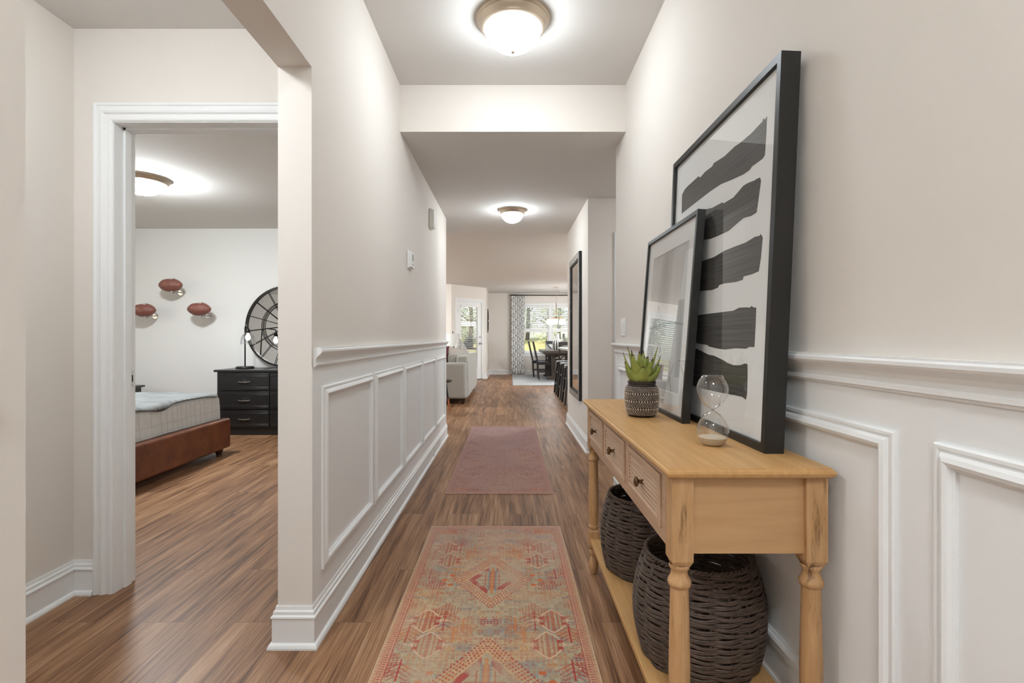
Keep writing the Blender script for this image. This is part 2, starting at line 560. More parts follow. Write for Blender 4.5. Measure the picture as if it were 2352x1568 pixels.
# living / dining
mb = MB(); wall_open(mb, (-5.4, 6.5), (-5.4, 12.8), 0.12, 0, ZC, [(0.7, 2.2, 0.6, 2.1), (2.7, 4.2, 0.6, 2.1)]); struct('wall_living_left', mb, WALL)
# window wall facing the camera, then the slanted wall with the patio door
WPTS = [(-5.4, 12.8), (-1.44, 12.8), (-0.609, 13.77), (-0.609, YW), (4.6, YW)]
mb = MB(); wall_open(mb, WPTS[0], WPTS[1], 0.12, 0, ZC, [(2.35, 3.2, 0.62, 2.1), (1.1, 1.95, 0.62, 2.1)]); struct('wall_living_far', mb, WALL)
A = Vector(WPTS[1]); B = Vector(WPTS[2]); dAB = (B-A).normalized(); LAB = (B-A).length
def tdoor(x):
    r = (x-VX)/F
    # A + d*s, X = r*Y
    return (r*A.y - A.x)/(dAB.x - r*dAB.y)
sd0, sd1 = tdoor(1050), tdoor(1106.5)
mb = MB(); wall_open(mb, WPTS[1], WPTS[2], 0.12, 0, ZC, [(sd0, sd1, 0, 2.04)]); struct('wall_patio_door', mb, WALL)
mb = MB(); mb.box(-0.729, -0.609, 13.77, YW, 0, ZC); struct('wall_return', mb, WALL)
WX0, WX1, WX2, WX3 = 0.39, 1.19, 1.29, 2.09
mb = MB(); wall_open(mb, (-0.729, YW), (4.72, YW), 0.14, 0, ZC, [(0.729+WX0, 0.729+WX1, 0.66, 2.06), (0.729+WX2, 0.729+WX3, 0.66, 2.06)]); struct('wall_far', mb, WALL)
mb = MB(); mb.box(XR2, 4.72, 6.48, 6.6, 0, ZC); mb.box(4.6, 4.72, 6.6, YW, 0, ZC); struct('wall_kitchen', mb, WALL)

# ------------------------------------------------------------------ mouldings
BASE = [(0,0),(.028,0),(.028,.007),(.024,.015),(.015,.020),(.015,.104),(.019,.108),(.018,.113),(.012,.117),(.012,.128),(.007,.133),(.005,.145),(0,.145)]
RAIL = [(0,.998),(.007,.998),(.009,1.003),(.013,1.005),(.013,1.013),(.009,1.016),(.010,1.026),(.015,1.036),(.024,1.044),(.028,1.048),(.031,1.053),(.031,1.060),(.027,1.064),(.027,1.068),(0,1.068)]
PANEL = [(0,0),(0,.007),(.003,.010),(.009,.010),(.011,.007),(.015,.008),(.020,.015),(.028,.018),(.035,.015),(.038,.008),(.042,.006),(.042,0)]
def trim(name, path, prof, m=TRIM):
    # d is to the left of travel
    return struct(name, MB().sweep(path, prof), m)
E = 0.0
trim('baseboard_left', [(XL, 5.76-0.001), (XL, YP), (XL2, YP), (XL2, YD)][::-1], [(-d, z) for d, z in BASE])
def run(name, path, prof=BASE, side=1):
    return struct(name, MB().sweep(path, [(d*side, z) for d, z in prof]), TRIM)
run('baseboard_left_entry', [(XL, 0.749), (XL, -1.58)], side=1)
run('baseboard_vestibule', [(-1.883, -1.0), (-1.883, YD), (-1.788, YD)], side=-1)
run('baseboard_right', [(XR, -1.58), (XR, 3.62), (2.6, 3.62)], side=1)
run('baseboard_right_hall', [(1.0, 4.906), (XR, 4.906), (XR, 6.6), (4.6, 6.6)], side=1)
run('baseboard_bedroom', [(-5.4, YD2+.1), (-5.4, YB), (-0.9, YB)], side=-1)
dl = A + dAB*(sd0-0.07); dr = A + dAB*(sd1+0.07)
run('baseboard_living', [(-5.4, 6.5), (-5.4, 12.8), (-1.44, 12.8), tuple(dl)], side=-1)
run('baseboard_far', [tuple(dr), (-0.609, 13.77), (-0.609, YW), (4.6, YW)], side=-1)
run('trim_1', [(XL, 5.745), (XL, YP+.015)], RAIL, 1)
run('trim_2', [(XL, 0.66), (XL, -1.58)], RAIL, 1)
run('trim_3', [(XR, -1.58), (XR, 3.62), (XR2, 3.62)], RAIL, 1)
# painted wainscot ground
struct('trim_4', MB().box(XL-.001, XL+.002, YP+.001, 5.759, .02, 1.0), TRIM)
struct('trim_6', MB().box(XR-.002, XR+.001, -1.58, 3.619, .02, 1.0), TRIM)
k = 7
for i in range(5):
    y0 = 1.922 + i*0.742
    struct('trim_%d' % k, MB().ring(lambda a, b, d: (XL+.002+d, a, b), y0, y0+.702, .234, .922, PANEL), TRIM); k += 1
for (y0, y1) in ((-0.70, 0.05), (0.13, 0.901), (0.993, 1.766), (1.855, 2.628), (2.718, 3.491)):
    struct('trim_%d' % k, MB().ring(lambda a, b, d: (XR-.002-d, a, b), y0, y1, .234, .922, PANEL), TRIM); k += 1
struct('trim_%d' % k, MB().ring(lambda a, b, d: (XL+.002+d, a, b), -0.2, .62, .234, .922, PANEL), TRIM); k += 1

# casing profile: u inward from outer edge
CAS = [(0,0),(0,.014),(.004,.018),(.012,.018),(.016,.014),(.030,.015),(.036,.019),(.044,.017),(.050,.011),(.062,.010),(.066,.013),(.074,.012),(.080,.007),(.080,0)]
def door_frame(name, P, a0, a1, ztop, depth, stop=True):
    """P(a,z,d): d outward from the visible wall face; negative d goes into the wall"""
    e = sempty(name)
    MB().ring(P, a0-.080, a1+.080, 0.0, ztop+.080, CAS, True).build('casing', TRIM, e)
    mb = MB()
    t = .018
    def bx(a_0, a_1, z_0, z_1, d_0, d_1):
        vs = [P(a, z, d) for a in (a_0, a_1) for z in (z_0, z_1) for d in (d_0, d_1)]
        mb.add(vs, [(0,1,3,2),(4,6,7,5),(0,4,5,1),(2,3,7,6),(0,2,6,4),(1,5,7,3)])
    bx(a0-.001, a0+.003, 0, ztop, -depth, 0.004); bx(a1-.003, a1+.001, 0, ztop, -depth, .004); bx(a0, a1, ztop-.003, ztop+.001, -depth, .004)
    if stop:
        for q0, q1 in ((a0, a0+.013), (a1-.013, a1)): bx(q0, q1, 0, ztop-.003, -depth*.72, -depth*.42)
        bx(a0, a1, ztop-.013, ztop, -depth*.72, -depth*.42)
    mb.build('jamb', TRIM, e)
    return e
d1 = door_frame('door_1', lambda a, z, d: (a, YD-d, z), -1.709, -0.95, 2.036, YD2-YD)
mb = MB().box(-1.7065, -1.7035, 2.291, 2.325, .885, .955); mb.build('strike_plate', STEEL, d1, bevel=.001)
mb = MB().box(-1.7055, -1.7018, 2.300, 2.318, .905, .935); mb.tube([(-1.704,2.308,.893),(-1.7025,2.308,.893)], .004); mb.tube([(-1.704,2.308,.947),(-1.7025,2.308,.947)], .004)
mb.build('latch_hole', DARKMETAL, d1)
MB().ring(lambda a, z, d: (a, YD2+d, z), -1.789, -0.905, 0.0, 2.116, CAS, True).build('casing', TRIM, d1)
d2 = door_frame('door_2', lambda a, z, d: (a, 4.906-d, z), 1.085, 1.85, 2.036, .124)
mb = MB().box(1.088, 1.847, 4.96, 4.995, .01, 2.033)
for (p, q) in ((.25, .95), (1.1, 1.9)):
    for (a, b) in ((1.18, 1.43), (1.5, 1.75)):
        mb.ring(lambda a_, z, d: (a_, 4.96-d, z), a, b, p, q, [(0,0),(.004,.008),(.018,.010),(.03,.002),(.03,0)])
mb.build('door_panel', TRIM, d2)
MB().lathe([(0,0),(.025,.002),(.012,.01),(.01,.03),(.027,.045),(.025,.06),(0,.066)], (1.15, 4.96, .93), 16, Matrix.Rotation(PI/2, 4, 'X')).build('knob', NICKEL, d2, smooth=True)
d4 = sempty('door_4')
mb = MB().box(-.45, .5, -1.58, -1.54, 0, 2.04)
for (p, q) in ((.25, .95), (1.1, 1.9)):
    for (a, b) in ((-.36, -.02), (.07, .41)):
        mb.ring(lambda a_, z, d: (a_, -1.54+d, z), a, b, p, q, [(0,0),(.004,.008),(.018,.010),(.03,.002),(.03,0)])
mb.build('door_panel', TRIM, d4)
MB().ring(lambda a, z, d: (a, -1.58+d, z), -.53, .58, 0, 2.12, CAS, True).build('casing', TRIM, d4)

# patio door in the slanted wall
nAB = Vector((-dAB.y, dAB.x))       # to the outside
def PD(a, z, d):                    # a along wall, d toward the room
    q = A + dAB*a - nAB*d
    return (q.x, q.y, z)
d3 = door_frame('door_3', PD, sd0, sd1, 2.04, .12, False)
def pbox(mb, P, a0, a1, z0, z1, dd0, dd1):
    vs = [P(a, z, d) for a in (a0, a1) for z in (z0, z1) for d in (dd0, dd1)]
    return mb.add(vs, [(0,1,3,2),(4,6,7,5),(0,4,5,1),(2,3,7,6),(0,2,6,4),(1,5,7,3)])
mb = MB()
g0, g1, gz0, gz1 = sd0+.15, sd1-.15, .30, 1.90
pbox(mb, PD, sd0+.004, g0, .01, 2.035, -.06, -.02); pbox(mb, PD, g1, sd1-.004, .01, 2.035, -.06, -.02)
pbox(mb, PD, g0, g1, .01, gz0, -.06, -.02); pbox(mb, PD, g0, g1, gz1, 2.035, -.06, -.02)
mb.ring(PD, g0-.02, g1+.02, gz0-.02, gz1+.02, [(0,-.02),(.004,-.008),(.02,-.008),(.025,-.02)])
mb.build('door_panel', TRIM, d3)
pbox(MB(), PD, g0, g1, gz0, gz1, -.042, -.038).build('pane', WGLASS, d3)
mb = MB()
q = g0 + .01
z = gz0+.03
while z < gz1-.02:
    a_, b_ = PD(g0+.005, z, -.018), PD(g1-.005, z+.006, .000)
    vs = [PD(g0+.005, z, -.020), PD(g1-.005, z, -.020), PD(g1-.005, z+.017, .002), PD(g0+.005, z+.017, .002)]
    vs += [(x, y, zz+.002) for x, y, zz in vs]
    mb.add(vs, [(0,1,2,3),(7,6,5,4),(0,4,5,1),(1,5,6,2),(2,6,7,3),(3,7,4,0)])
    z += .046
pbox(mb, PD, g0-.02, g1+.02, gz1-.01, gz1+.05, -.018, .03); pbox(mb, PD, g0-.02, g1+.02, gz0-.01, gz0+.02, -.018, .02)
mb.build('blind', TRIM, d3)
mb = MB()
hp = Vector(PD(sd1-.06, .95, -.02)); hd = Vector(PD(sd1-.06, .95, .05)) - hp; hd.normalize()
mb.tube([hp, hp+hd*.015], .028, 16); mb.tube([hp+hd*.015, hp+hd*.05], .011, 12); mb.ball(hp+hd*.06, .027, 14, 8)
mb.build('knob', STEEL, d3, smooth=True)
hp2 = Vector(PD(sd1-.06, 1.12, -.02)); mb = MB(); mb.tube([hp2, hp2+hd*.02], .026, 16); mb.tube([hp2+hd*.02, hp2+hd*.03], .01, 8); mb.build('deadbolt', STEEL, d3, smooth=True)
for zh in (.25, 1.02, 1.80): pbox(MB(), PD, sd0-.012, sd0+.014, zh-.05, zh+.05, -.02, .004).build('hinge', STEEL, d3)
pbox(MB(), PD, sd0-.01, sd1+.01, .0, .02, -.1, .03).build('threshold', mat('aluminium_sill', (150,150,150), .4, metal=.6), d3)

# windows
def window(name, P, a0, a1, z0, z1, blind_to, casing=True, tag_blind=None, cat=True):
    e = sempty(name)
    mb = MB()
    f = .045
    mb.ring(P, a0, a1, z0, z1, [(0,-.12),(0,-.01),(f,-.01-.03),(f,-.09),(f,-.12)])
    zm = (z0+z1)/2
    pbox(mb, P, a0+f, a1-f, zm-.022, zm+.022, -.10, -.05)
    mb.build('sash', TRIM, e)
    pbox(MB(), P, a0+f, a1-f, z0+f, z1-f, -.082, -.078).build('pane', WGLASS, e)
    if blind_to is not None:
        mb = MB(); z = blind_to + .05
        while z < z1-.05:
            vs = [P(a0+.01, z, -.040), P(a1-.01, z, -.040), P(a1-.01, z+.021, .004), P(a0+.01, z+.021, .004)]
            vs += [(x, y, zz+.003) for x, y, zz in vs]
            mb.add(vs, [(0,1,2,3),(7,6,5,4),(0,4,5,1),(1,5,6,2),(2,6,7,3),(3,7,4,0)])
            z += .052
        r = MB()
        pbox(r, P, a0+.005, a1-.005, z1-.07, z1-.005, -.045, .012)
        ro = bpy.data.objects.new('window_blind', None); COL.objects.link(ro)
        tag(ro, tag_blind[0], 'window blind', tag_blind[1])
        r.build('headrail', TRIM, ro); mb.build('slats', TRIM, ro)
        r2 = MB(); pbox(r2, P, a0+.005, a1-.005, blind_to-.09, blind_to, -.038, .008); r2.build('bottom_rail', TRIM, ro)
        for ca in (a0+.12, a1-.124): pbox(MB(), P, ca, ca+.004, blind_to, z1-.06, .004, .007).build('cord', TRIM, ro)
    return e
PF = lambda a, z, d: (a, YW-d, z)
w1 = window('window_1', PF, WX0, WX1, .66, 2.06, 1.36, tag_blind=('white slatted blind on the far window just right of the curtain', 'blinds at the far wall'))
w2 = window('window_2', PF, WX2, WX3, .66, 2.06, 1.36, tag_blind=('white slatted blind behind the glowing pendant lamp', 'blinds at the far wall'))
mb = MB()
pbox(mb, PF, WX0-.07, WX3+.07, 2.06, 2.14, 0, .018); pbox(mb, PF, WX0-.07, WX0, .66, 2.06, 0, .018); pbox(mb, PF, WX3, WX3+.07, .66, 2.06, 0, .018)
pbox(mb, PF, WX1, WX2, .66, 2.06, 0, .018); pbox(mb, PF, WX0-.09, WX3+.09, .63, .66, -.02, .05); pbox(mb, PF, WX0-.07, WX3+.07, .55, .63, 0, .016)
struct('trim_30', mb, TRIM, bevel=.003)
PL = lambda a, z, d: (a, 12.8-d, z)
for i, (a, b) in enumerate(((-3.05, -2.2), (-4.3, -3.45))):
    window('window_%d' % (3+i), PL, a, b, .62, 2.1, .75 if i == 0 else 1.3, tag_blind=('lowered white slatted blind of the living room window', None) if i == 0 else ('half raised white slatted blind at the living room corner', None))
    MB().ring(PL, a-.08, b+.08, .54, 2.18, CAS).build('casing', TRIM, bpy.data.objects['window_%d' % (3+i)])
PW = lambda a, z, d: (-5.4+d, a, z)
for i, (a, b) in enumerate(((7.2, 8.7), (9.2, 10.7))):  # unseen side windows, added to let daylight into the living room
    ee = sempty('window_%d' % (5+i))
    mb = MB().ring(PW, a, b, .6, 2.1, [(0,-.12),(0,-.01),(.045,-.04),(.045,-.12)]); pbox(mb, PW, (a+b)/2-.03, (a+b)/2+.03, .6, 2.1, -.1, -.03); mb.build('sash', TRIM, ee)
    pbox(MB(), PW, a+.045, b-.045, .645, 2.055, -.082, -.078).build('pane', WGLASS, ee)
    MB().ring(PW, a-.08, b+.08, .52, 2.18, CAS).build('casing', TRIM, ee)
ee = sempty('window_7'); a, b = YD2+1.3, YD2+2.6
mb = MB().ring(PW, a, b, .8, 2.1, [(0,-.12),(0,-.01),(.045,-.04),(.045,-.12)]); mb.build('sash', TRIM, ee)
pbox(MB(), PW, a+.045, b-.045, .845, 2.055, -.082, -.078).build('pane', WGLASS, ee)

# ------------------------------------------------------------------ ceiling lamps
def flush_lamp(loc, r, depth, label, E_, group=None):
    t = thing('ceiling_lamp', loc, label, 'ceiling light', group=group)
    k = r/.19; q = depth/.185
    # ring, from the ceiling down (z negative)
    prof = [(0,0),(.190*k,0),(.190*k,-.010*q),(.180*k,-.016*q),(.182*k,-.022*q),(.176*k,-.034*q),(.166*k,-.044*q),(.164*k,-.050*q),(.157*k,-.056*q),(.150*k,-.058*q),(.146*k,-.050*q),(.140*k,-.030*q),(0,-.030*q)]
    MB().lathe(prof, n=64).build('metal_ring', NICKEL, t, smooth=30)
    R = .147*k
    prof = [(R*math.cos(a), -(.045*q) - (.122*q)*math.sin(a)) for a in [i*PI/2/14 for i in range(15)]]
    prof[-1] = (0, prof[-1][1])
    dome = mat('glowing_glass_dome_%d' % E_, (250, 250, 250), 0.3, emit=E_, ecol=(0.86, 0.94, 1.0) if E_ < 200 else (0.89, 0.96, 1.0))
    MB().lathe(prof, n=64).build('glass_dome', dome, t, smooth='all')
    zb = prof[-1][1]
    MB().lathe([(0, zb+.004), (.007*k, zb+.002), (.011*k, zb-.003), (.010*k, zb-.008), (.005*k, zb-.012), (0, zb-.013)], n=20).build('finial', NICKEL, t, smooth=True)
    return t
flush_lamp((.02, 2.63, ZF), .19, .185, 'large domed ceiling light with nickel ring above the front of the hallway', E_HALL)
flush_lamp((.035, 5.36, ZC), .147, .152, 'small domed ceiling light farther down the hallway', E_HALL2)
flush_lamp((-3.07, 4.29, ZC), .205, .155, 'domed ceiling light in the bedroom, partly behind the door frame', E_BED)
flush_lamp((-1.28, 1.10, ZC), .15, .152, 'domed ceiling light inside the side vestibule', E_VEST)
flush_lamp((-.02, -.75, ZF), .27, .20, 'unseen wide domed ceiling light added by the entry door behind the viewer', E_ENTRY)  # added out of view and widened to brighten the near hallway walls
flush_lamp((-3.0, 9.3, ZC), .24, .16, 'unseen domed ceiling light added in the middle of the living room', E_LIV)  # unseen lamp added to light the living room
flush_lamp((-3.2, 11.6, ZC), .19, .16, 'unseen domed ceiling light added by the living room window', E_LIV-1)  # second added lamp, brightens the window end of the living room
flush_lamp((2.6, 8.4, ZC), .24, .16, 'unseen domed ceiling light added over the kitchen island', E_LIV)  # added out of view to brighten the kitchen side
flush_lamp((3.2, 11.8, ZC), .24, .16, 'unseen domed ceiling light added on the kitchen side of the dining area', E_LIV)  # unseen lamp added to brighten the dining end
flush_lamp((1.75, 4.26, ZC), .147, .152, 'unseen domed ceiling light added in the side passage', E_PASS)  # unseen lamp added to light the passage walls

# ------------------------------------------------------------------ hallway wall devices
t = thing('thermostat', (XL, 3.62, 1.653), 'white wall thermostat with grey display on the left hallway wall', 'thermostat')
MB().box(0, .012, -.062, .062, -.066, .060).build('back_plate', TRIM, t, bevel=.003)
MB().box(.010, .028, -.055, .055, -.058, .055).build('body', mat('white_plastic', (232,230,226), .4), t, bevel=.004)
MB().box(.0275, .029, -.030, .030, -.008, .038).build('display', mat('lcd_grey', (150,156,150), .3), t)
mb = MB()
for i in (-.02, 0, .02): mb.box(.0275, .0295, i-.006, i+.006, -.036, -.028)
mb.build('buttons', mat('plastic_grey', (190,188,184), .5), t)
t = thing('door_chime', (XL, 4.60, 2.16), 'off-white door chime box high on the left hallway wall', 'door chime')
pts = []
def chime(mb, w_, h_, x0, x1):
    o = [(-w_, h_), (w_, h_), (w_, -h_*.55), (w_*.55, -h_*.62), (w_*.25, -h_), (-w_, -h_)]
    return mb.poly(lambda a, b, d: (d, a, b), o, x0, x1)
WP = mat('ivory_plastic', (240,238,232), .4)
chime(MB(), .075, .088, 0, .024).build('case', WP, t, bevel=.006, bseg=3)
chime(MB(), .066, .080, .022, .044).build('cover', WP, t, bevel=.006, bseg=3)
t = thing('light_switch', (XR, 3.38, 1.174), 'white double rocker light switch on the right wall past the picture frames', 'light switch')
MB().box(-.006, 0, -.058, .058, -.058, .058).build('plate', TRIM, t, bevel=.002)
for dy in (-.027, .027):
    MB().box(-.011, -.005, dy-.016, dy+.016, -.033, -.001).build('rocker', WP, t, bevel=.002)
    MB().box(-.009, -.005, dy-.016, dy+.016, .001, .033).build('rocker', WP, t, bevel=.002)
t = thing('wall_outlet', (XL+.015, 4.71, .06), 'white outlet plate on the left hallway baseboard', 'outlet')
MB().box(0, .006, -.035, .035, -.055, .055).build('plate', TRIM, t, bevel=.002)
for dz in (-.02, .02): MB().box(.005, .0075, -.016, .016, dz-.013, dz+.013).build('socket', WP, t, bevel=.002)
t = thing('wall_outlet', (-3.6, YB, .35), 'white wall outlet low behind the bed', 'outlet')
MB().box(-.035, .035, -.006, 0, -.055, .055).build('plate', TRIM, t, bevel=.002)

# hall mirror
MF = attr_mat('mosaic_frame', .45, .2, 90)
t = thing('wall_mirror', (XR, 5.735, 1.225), 'tall black framed mirror with silver mosaic border on the right hallway wall', 'mirror')
MW, MH = .425, .78
MB().ring(lambda a, b, d: (-d, a, b), -MW, MW, -MH, MH, [(0,0),(0,.029),(.006,.031),(.010,.028),(.010,0)]).build('outer_frame', BLACK, t)
MB().ring(lambda a, b, d: (-d, a, b), -MW+.07, MW-.07, -MH+.07, MH-.07, [(0,0),(0,.030),(.010,.030),(.012,.018),(.012,0)]).build('inner_frame', BLACK, t)
MSIL = mat('silver_mosaic', (205,203,198), .35, metal=.4, c2=(70,68,64), vscale=26, bump=.5, bscale=60)
MB().ring(lambda a, b, d: (-d, a, b), -MW+.010, MW-.010, -MH+.010, MH-.010, [(0,.0),(0,.0325),(.054,.0325),(.054,0)]).build('mosaic_border', MSIL, t)
MB().box(-.016, -.010, -MW+.08, MW-.08, -MH+.08, MH-.08).build('mirror_glass', MIRROR, t)

# ------------------------------------------------------------------ console table
TZ = .811
TX0, TX1, TY0, TY1 = .354, .735, 1.146, 2.450
t = thing('console_table', ((TX0+TX1)/2, (TY0+TY1)/2, 0), 'honey coloured wooden console table with three louvered drawers and turned legs', 'table')
ox, oy = (TX0+TX1)/2, (TY0+TY1)/2
T = lambda mb: [setattr(mb, 'v', [(a-ox, b-oy, c) for a, b, c in mb.v]), mb][1]
mb = MB().sweep([(TX0+.02, TY0+.02), (TX0+.02, TY1-.02), (TX1-.02, TY1-.02), (TX1-.02, TY0+.02)], [(0, TZ-.024), (.010, TZ-.024), (.016, TZ-.020), (.020, TZ-.012), (.019, TZ-.006), (.014, TZ-.004), (.013, TZ), (0, TZ)], closed=True)
mb.box(TX0+.02, TX1-.02, TY0+.02, TY1-.02, TZ-.024, TZ)
T(mb).build('tabletop', WOOD_TOP, t)
LX = (.372+.025, .704); LY = (1.168+.025, TY1-.022-.025)
for lx in LX:
    for ly in LY:
        mb = MB()
        # square block with chamfered lower edge
        h = .0245
        mb.box(lx-h, lx+h, ly-h, ly+h, .592, TZ-.024)
        mb.taper((lx, ly, .578), (lx, ly, .592), .036, .049)
        prof = [(.0225,.580),(.0238,.576),(.0225,.571),(.0195,.567),(.0188,.561),(.0200,.554),(.0235,.547),(.0264,.541),(.0268,.536),(.0250,.530),(.0212,.527),(.0210,.521),(.0213,.50),(.0230,.42),(.0245,.34),(.0240,.29),(.0205,.240),(.0185,.230),(.0230,.226),(.0245,.220),(.0230,.214),(.018,.210)]
        mb.lathe(prof[::-1], (lx, ly, 0), 24)
        mb.box(lx-.0235, lx+.0235, ly-.0235, ly+.0235, .128, .200); mb.taper((lx, ly, .200), (lx, ly, .210), .047, .034)
        mb.taper((lx, ly, .120), (lx, ly, .128), .036, .047)
        mb.lathe([(0,0),(.013,0),(.018,.012),(.0225,.03),(.0235,.048),(.0205,.066),(.016,.078),(.0155,.084),(.021,.092),(.0225,.100),(.019,.110),(.017,.121)], (lx, ly, 0), 24)
        T(mb).build('leg', WOOD_LEG, t, smooth=35)
T(MB().box(.395, .71, LY[0]-.012, LY[0]+.008, .607, TZ-.024)).build('end_panel', WOOD_END, t)
T(MB().box(.395, .71, LY[1]-.008, LY[1]+.012, .607, TZ-.024)).build('end_panel', WOOD_END, t)
T(MB().box(.708, .720, LY[0], LY[1], .607, TZ-.024)).build('back_panel', WOOD_END, t)
# apron frame between drawers
fx = .377
mb = MB(); mb.box(fx, fx+.016, LY[0]+.02, LY[1]-.02, .607, .634); mb.box(fx, fx+.016, LY[0]+.02, LY[1]-.02, .768, TZ-.024)
DR = [(1.263, 1.613), (1.654, 2.004), (2.040, 2.372)]
ed = [LY[0]+.02] + [v for d in DR for v in d] + [LY[1]-.02]
for i in range(0, len(ed), 2): mb.box(fx, fx+.016, ed[i], ed[i+1], .634, .768)
T(mb).build('apron', WOOD_DRAWER, t, bevel=.0015)
T(MB().box(fx+.012, .70, LY[0]+.01, LY[1]-.01, .607, .615)).build('drawer_base', WOOD_END, t)
for (a, b) in DR:
    mb = MB(); a += .003; b -= .003
    mb.ring(lambda p, q, d: (fx-d, p, q), a, b, .637, .765, [(0,-.014),(0,.004),(.002,.006),(.016,.006),(.018,.003),(.018,-.014)])
    n = 8; z0, z1 = .655, .747; st = (z1-z0)/n
    for i in range(n):
        zz = z0 + i*st
        vs = [(fx+.012, a+.018, zz+st*.3), (fx-.004, a+.018, zz), (fx-.002, a+.018, zz+st*.22), (fx+.010, a+.018, zz+st*1.2)]
        vs2 = [(x, b-.018, z) for x, y, z in vs]
        mb.add(vs+vs2, [(0,1,2,3),(7,6,5,4),(0,4,5,1),(1,5,6,2),(2,6,7,3),(3,7,4,0)])
    mb.box(fx+.010, fx+.014, a, b, .637, .765)
    dr = T(mb).build('drawer', WOOD_DRAWER, t)
    yc = (a+b)/2
    kb = MB().lathe([(0,0),(.010,0),(.009,.003),(.0055,.006),(.005,.016),(.008,.019),(.014,.021),(.015,.024),(.012,.028),(.004,.031),(0,.032)], (0,0,0), 20, Matrix.Rotation(-PI/2, 4, 'Y'))
    kb.v = [(x+fx+.004, y+yc, z+.701) for x, y, z in kb.v]
    T(kb).build('knob', mat('antique_bronze', (110, 84, 58), .35, metal=.85), dr, smooth=True)
T(MB().box(.372+.006, .725, 1.178, 2.42, .150, .170)).build('shelf', WOOD_TOP, t, bevel=.002)

# ------------------------------------------------------------------ framed art leaning on the console
def picture(name, label, y0, y1, xb, xt, z0, z1, th, rim, rec):
    """front face bottom x = xb, top x = xt"""
    ang = math.atan2(xt-xb, z1-z0)
    Lh = math.hypot(xt-xb, z1-z0)
    t = thing(name, (xb, (y0+y1)/2, z0), label, 'framed picture', rot=(0, ang, 0))
    W = (y1-y0)/2
    P = lambda a, b, d: (-d, a, b)      # local: d toward the room
    MB().ring(P, -W, W, 0, Lh, [(0,-th),(0,0),(rim,0),(rim,-th)]).build('frame', BLACK, t, bevel=.0012)
    MB().box(th-.006, th-.002, -W+.004, W-.004, .004, Lh-.004).build('backing', mat('backing_board', (60,56,50), .8), t)
    MB().box(rec-.005, rec-.0035, -W+rim, W-rim, rim, Lh-rim).build('glass', GLASS, t)
    return t, P, W, Lh
# pixel -> frame coordinates (art plane), used to trace the brush strokes
def px2frame(x, y, xb, xt, z0, z1, y0, y1, off):
    # plane: X = xb+off + (xt-xb)*(z-z0)/(z1-z0)
    k = (xt-xb)/(z1-z0); rx = (x-VX)/F; rz = (VY-y)/F
    # X = rx*Y ; z = H + rz*Y
    Y = (xb+off+k*(H-z0))/(rx - k*rz)
    z = H + rz*Y
    return Y-(y0+y1)/2, (z-z0)*math.hypot(1, k)
BF = dict(xb=.646, xt=.690, z0=TZ, z1=1.832, y0=1.295, y1=2.150)
t, P, W, Lh = picture('framed_picture', 'large black framed picture with five dark brush strokes leaning against the right wall', BF['y0'], BF['y1'], BF['xb'], BF['xt'], BF['z0'], BF['z1'], .050, .022, .016)
PAPER = mat('art_paper', (232, 232, 230), .8)
INK = wood_mat('dry_brush_ink', (92, 90, 87), (52, 51, 49), (30,30,30), (1, 3, 260), rough=.7)
strokes = [
 [(1566,490),(1567,447),(1573,435),(1580,427),(1605,404),(1608,408),(1620,394),(1636,382),(1640,374),(1665,358),(1688,336),(1700,328),(1727,305),(1752,278),(1753,272),(1757,274),(1762,267),(1760,310),(1757,355),(1752,364),(1727,382),(1722,390),(1708,400),(1684,411),(1655,423),(1630,440),(1600,463)],
 [(1600,505),(1612,482),(1636,477),(1660,464),(1662,467),(1685,453),(1708,426),(1718,420),(1735,413),(1737,411),(1746,407),(1748,415),(1742,460),(1738,487),(1726,495),(1708,500),(1690,515),(1674,529),(1650,541),(1632,548),(1600,552)],
 [(1590,610),(1622,596),(1640,590),(1665,575),(1690,565),(1712,557),(1735,543),(1745,541),(1748,537),(1752,545),(1748,590),(1743,622),(1727,629),(1708,634),(1706,642),(1690,647),(1665,650),(1652,654),(1649,660),(1634,666),(1600,668)],
 [(1585,725),(1612,722),(1660,716),(1685,713),(1698,706),(1716,705),(1722,706),(1727,702),(1730,705),(1737,706),(1736,740),(1733,796),(1720,796),(1714,800),(1690,799),(1665,802),(1645,799),(1628,795),(1626,792),(1604,788),(1585,782)],
 [(1585,818),(1600,800),(1612,806),(1628,814),(1640,816),(1662,827),(1672,833),(1685,838),(1700,838),(1712,834),(1717,836),(1717,870),(1716,905),(1713,917),(1706,911),(1690,907),(1670,904),(1640,898),(1600,888),(1585,880)],
]
OFF = .012
mb = MB().box(OFF, OFF+.004, -W+.018, W-.018, .018, Lh-.018)
mb.mi(1)
for s_ in strokes:
    pts = [px2frame(x, y, off=OFF, **BF) for x, y in s_]
    # continue the hidden far end of each stroke
    mb.poly(P, pts, -OFF-.001, -OFF+.0008)
mb.build('print', [PAPER, INK], t)

SF = dict(xb=.590, xt=.645, z0=TZ, z1=1.545, y0=1.747, y1=2.375)
t, P, W, Lh = picture('framed_picture', 'smaller black framed grey abstract print leaning on the larger picture', SF['y0'], SF['y1'], SF['xb'], SF['xt'], SF['z0'], SF['z1'], .028, .016, .012)
MB().ring(lambda a, b, d: (-d, a, b), -W+.014, W-.014, .014, Lh-.014, [(0,-.012),(0,-.009),(.075,-.009),(.077,-.012)]).build('mat_board', PAPER, t)
n_, m_ = 150, 180
a = np.linspace(-W+.08, W-.08, n_); b = np.linspace(.08, Lh-.08, m_)
Aa, Bb = np.meshgrid(a, b, indexing='ij')
u = (Aa+W-.08)/(2*W-.16); v = (Bb-.08)/(Lh-.16)   # u: 0 near .. 1 far
base = 196 + 16*(vnoise(u*5, v*7, 1)-.5) + 8*(vnoise(u*60, v*3, 2)-.5)
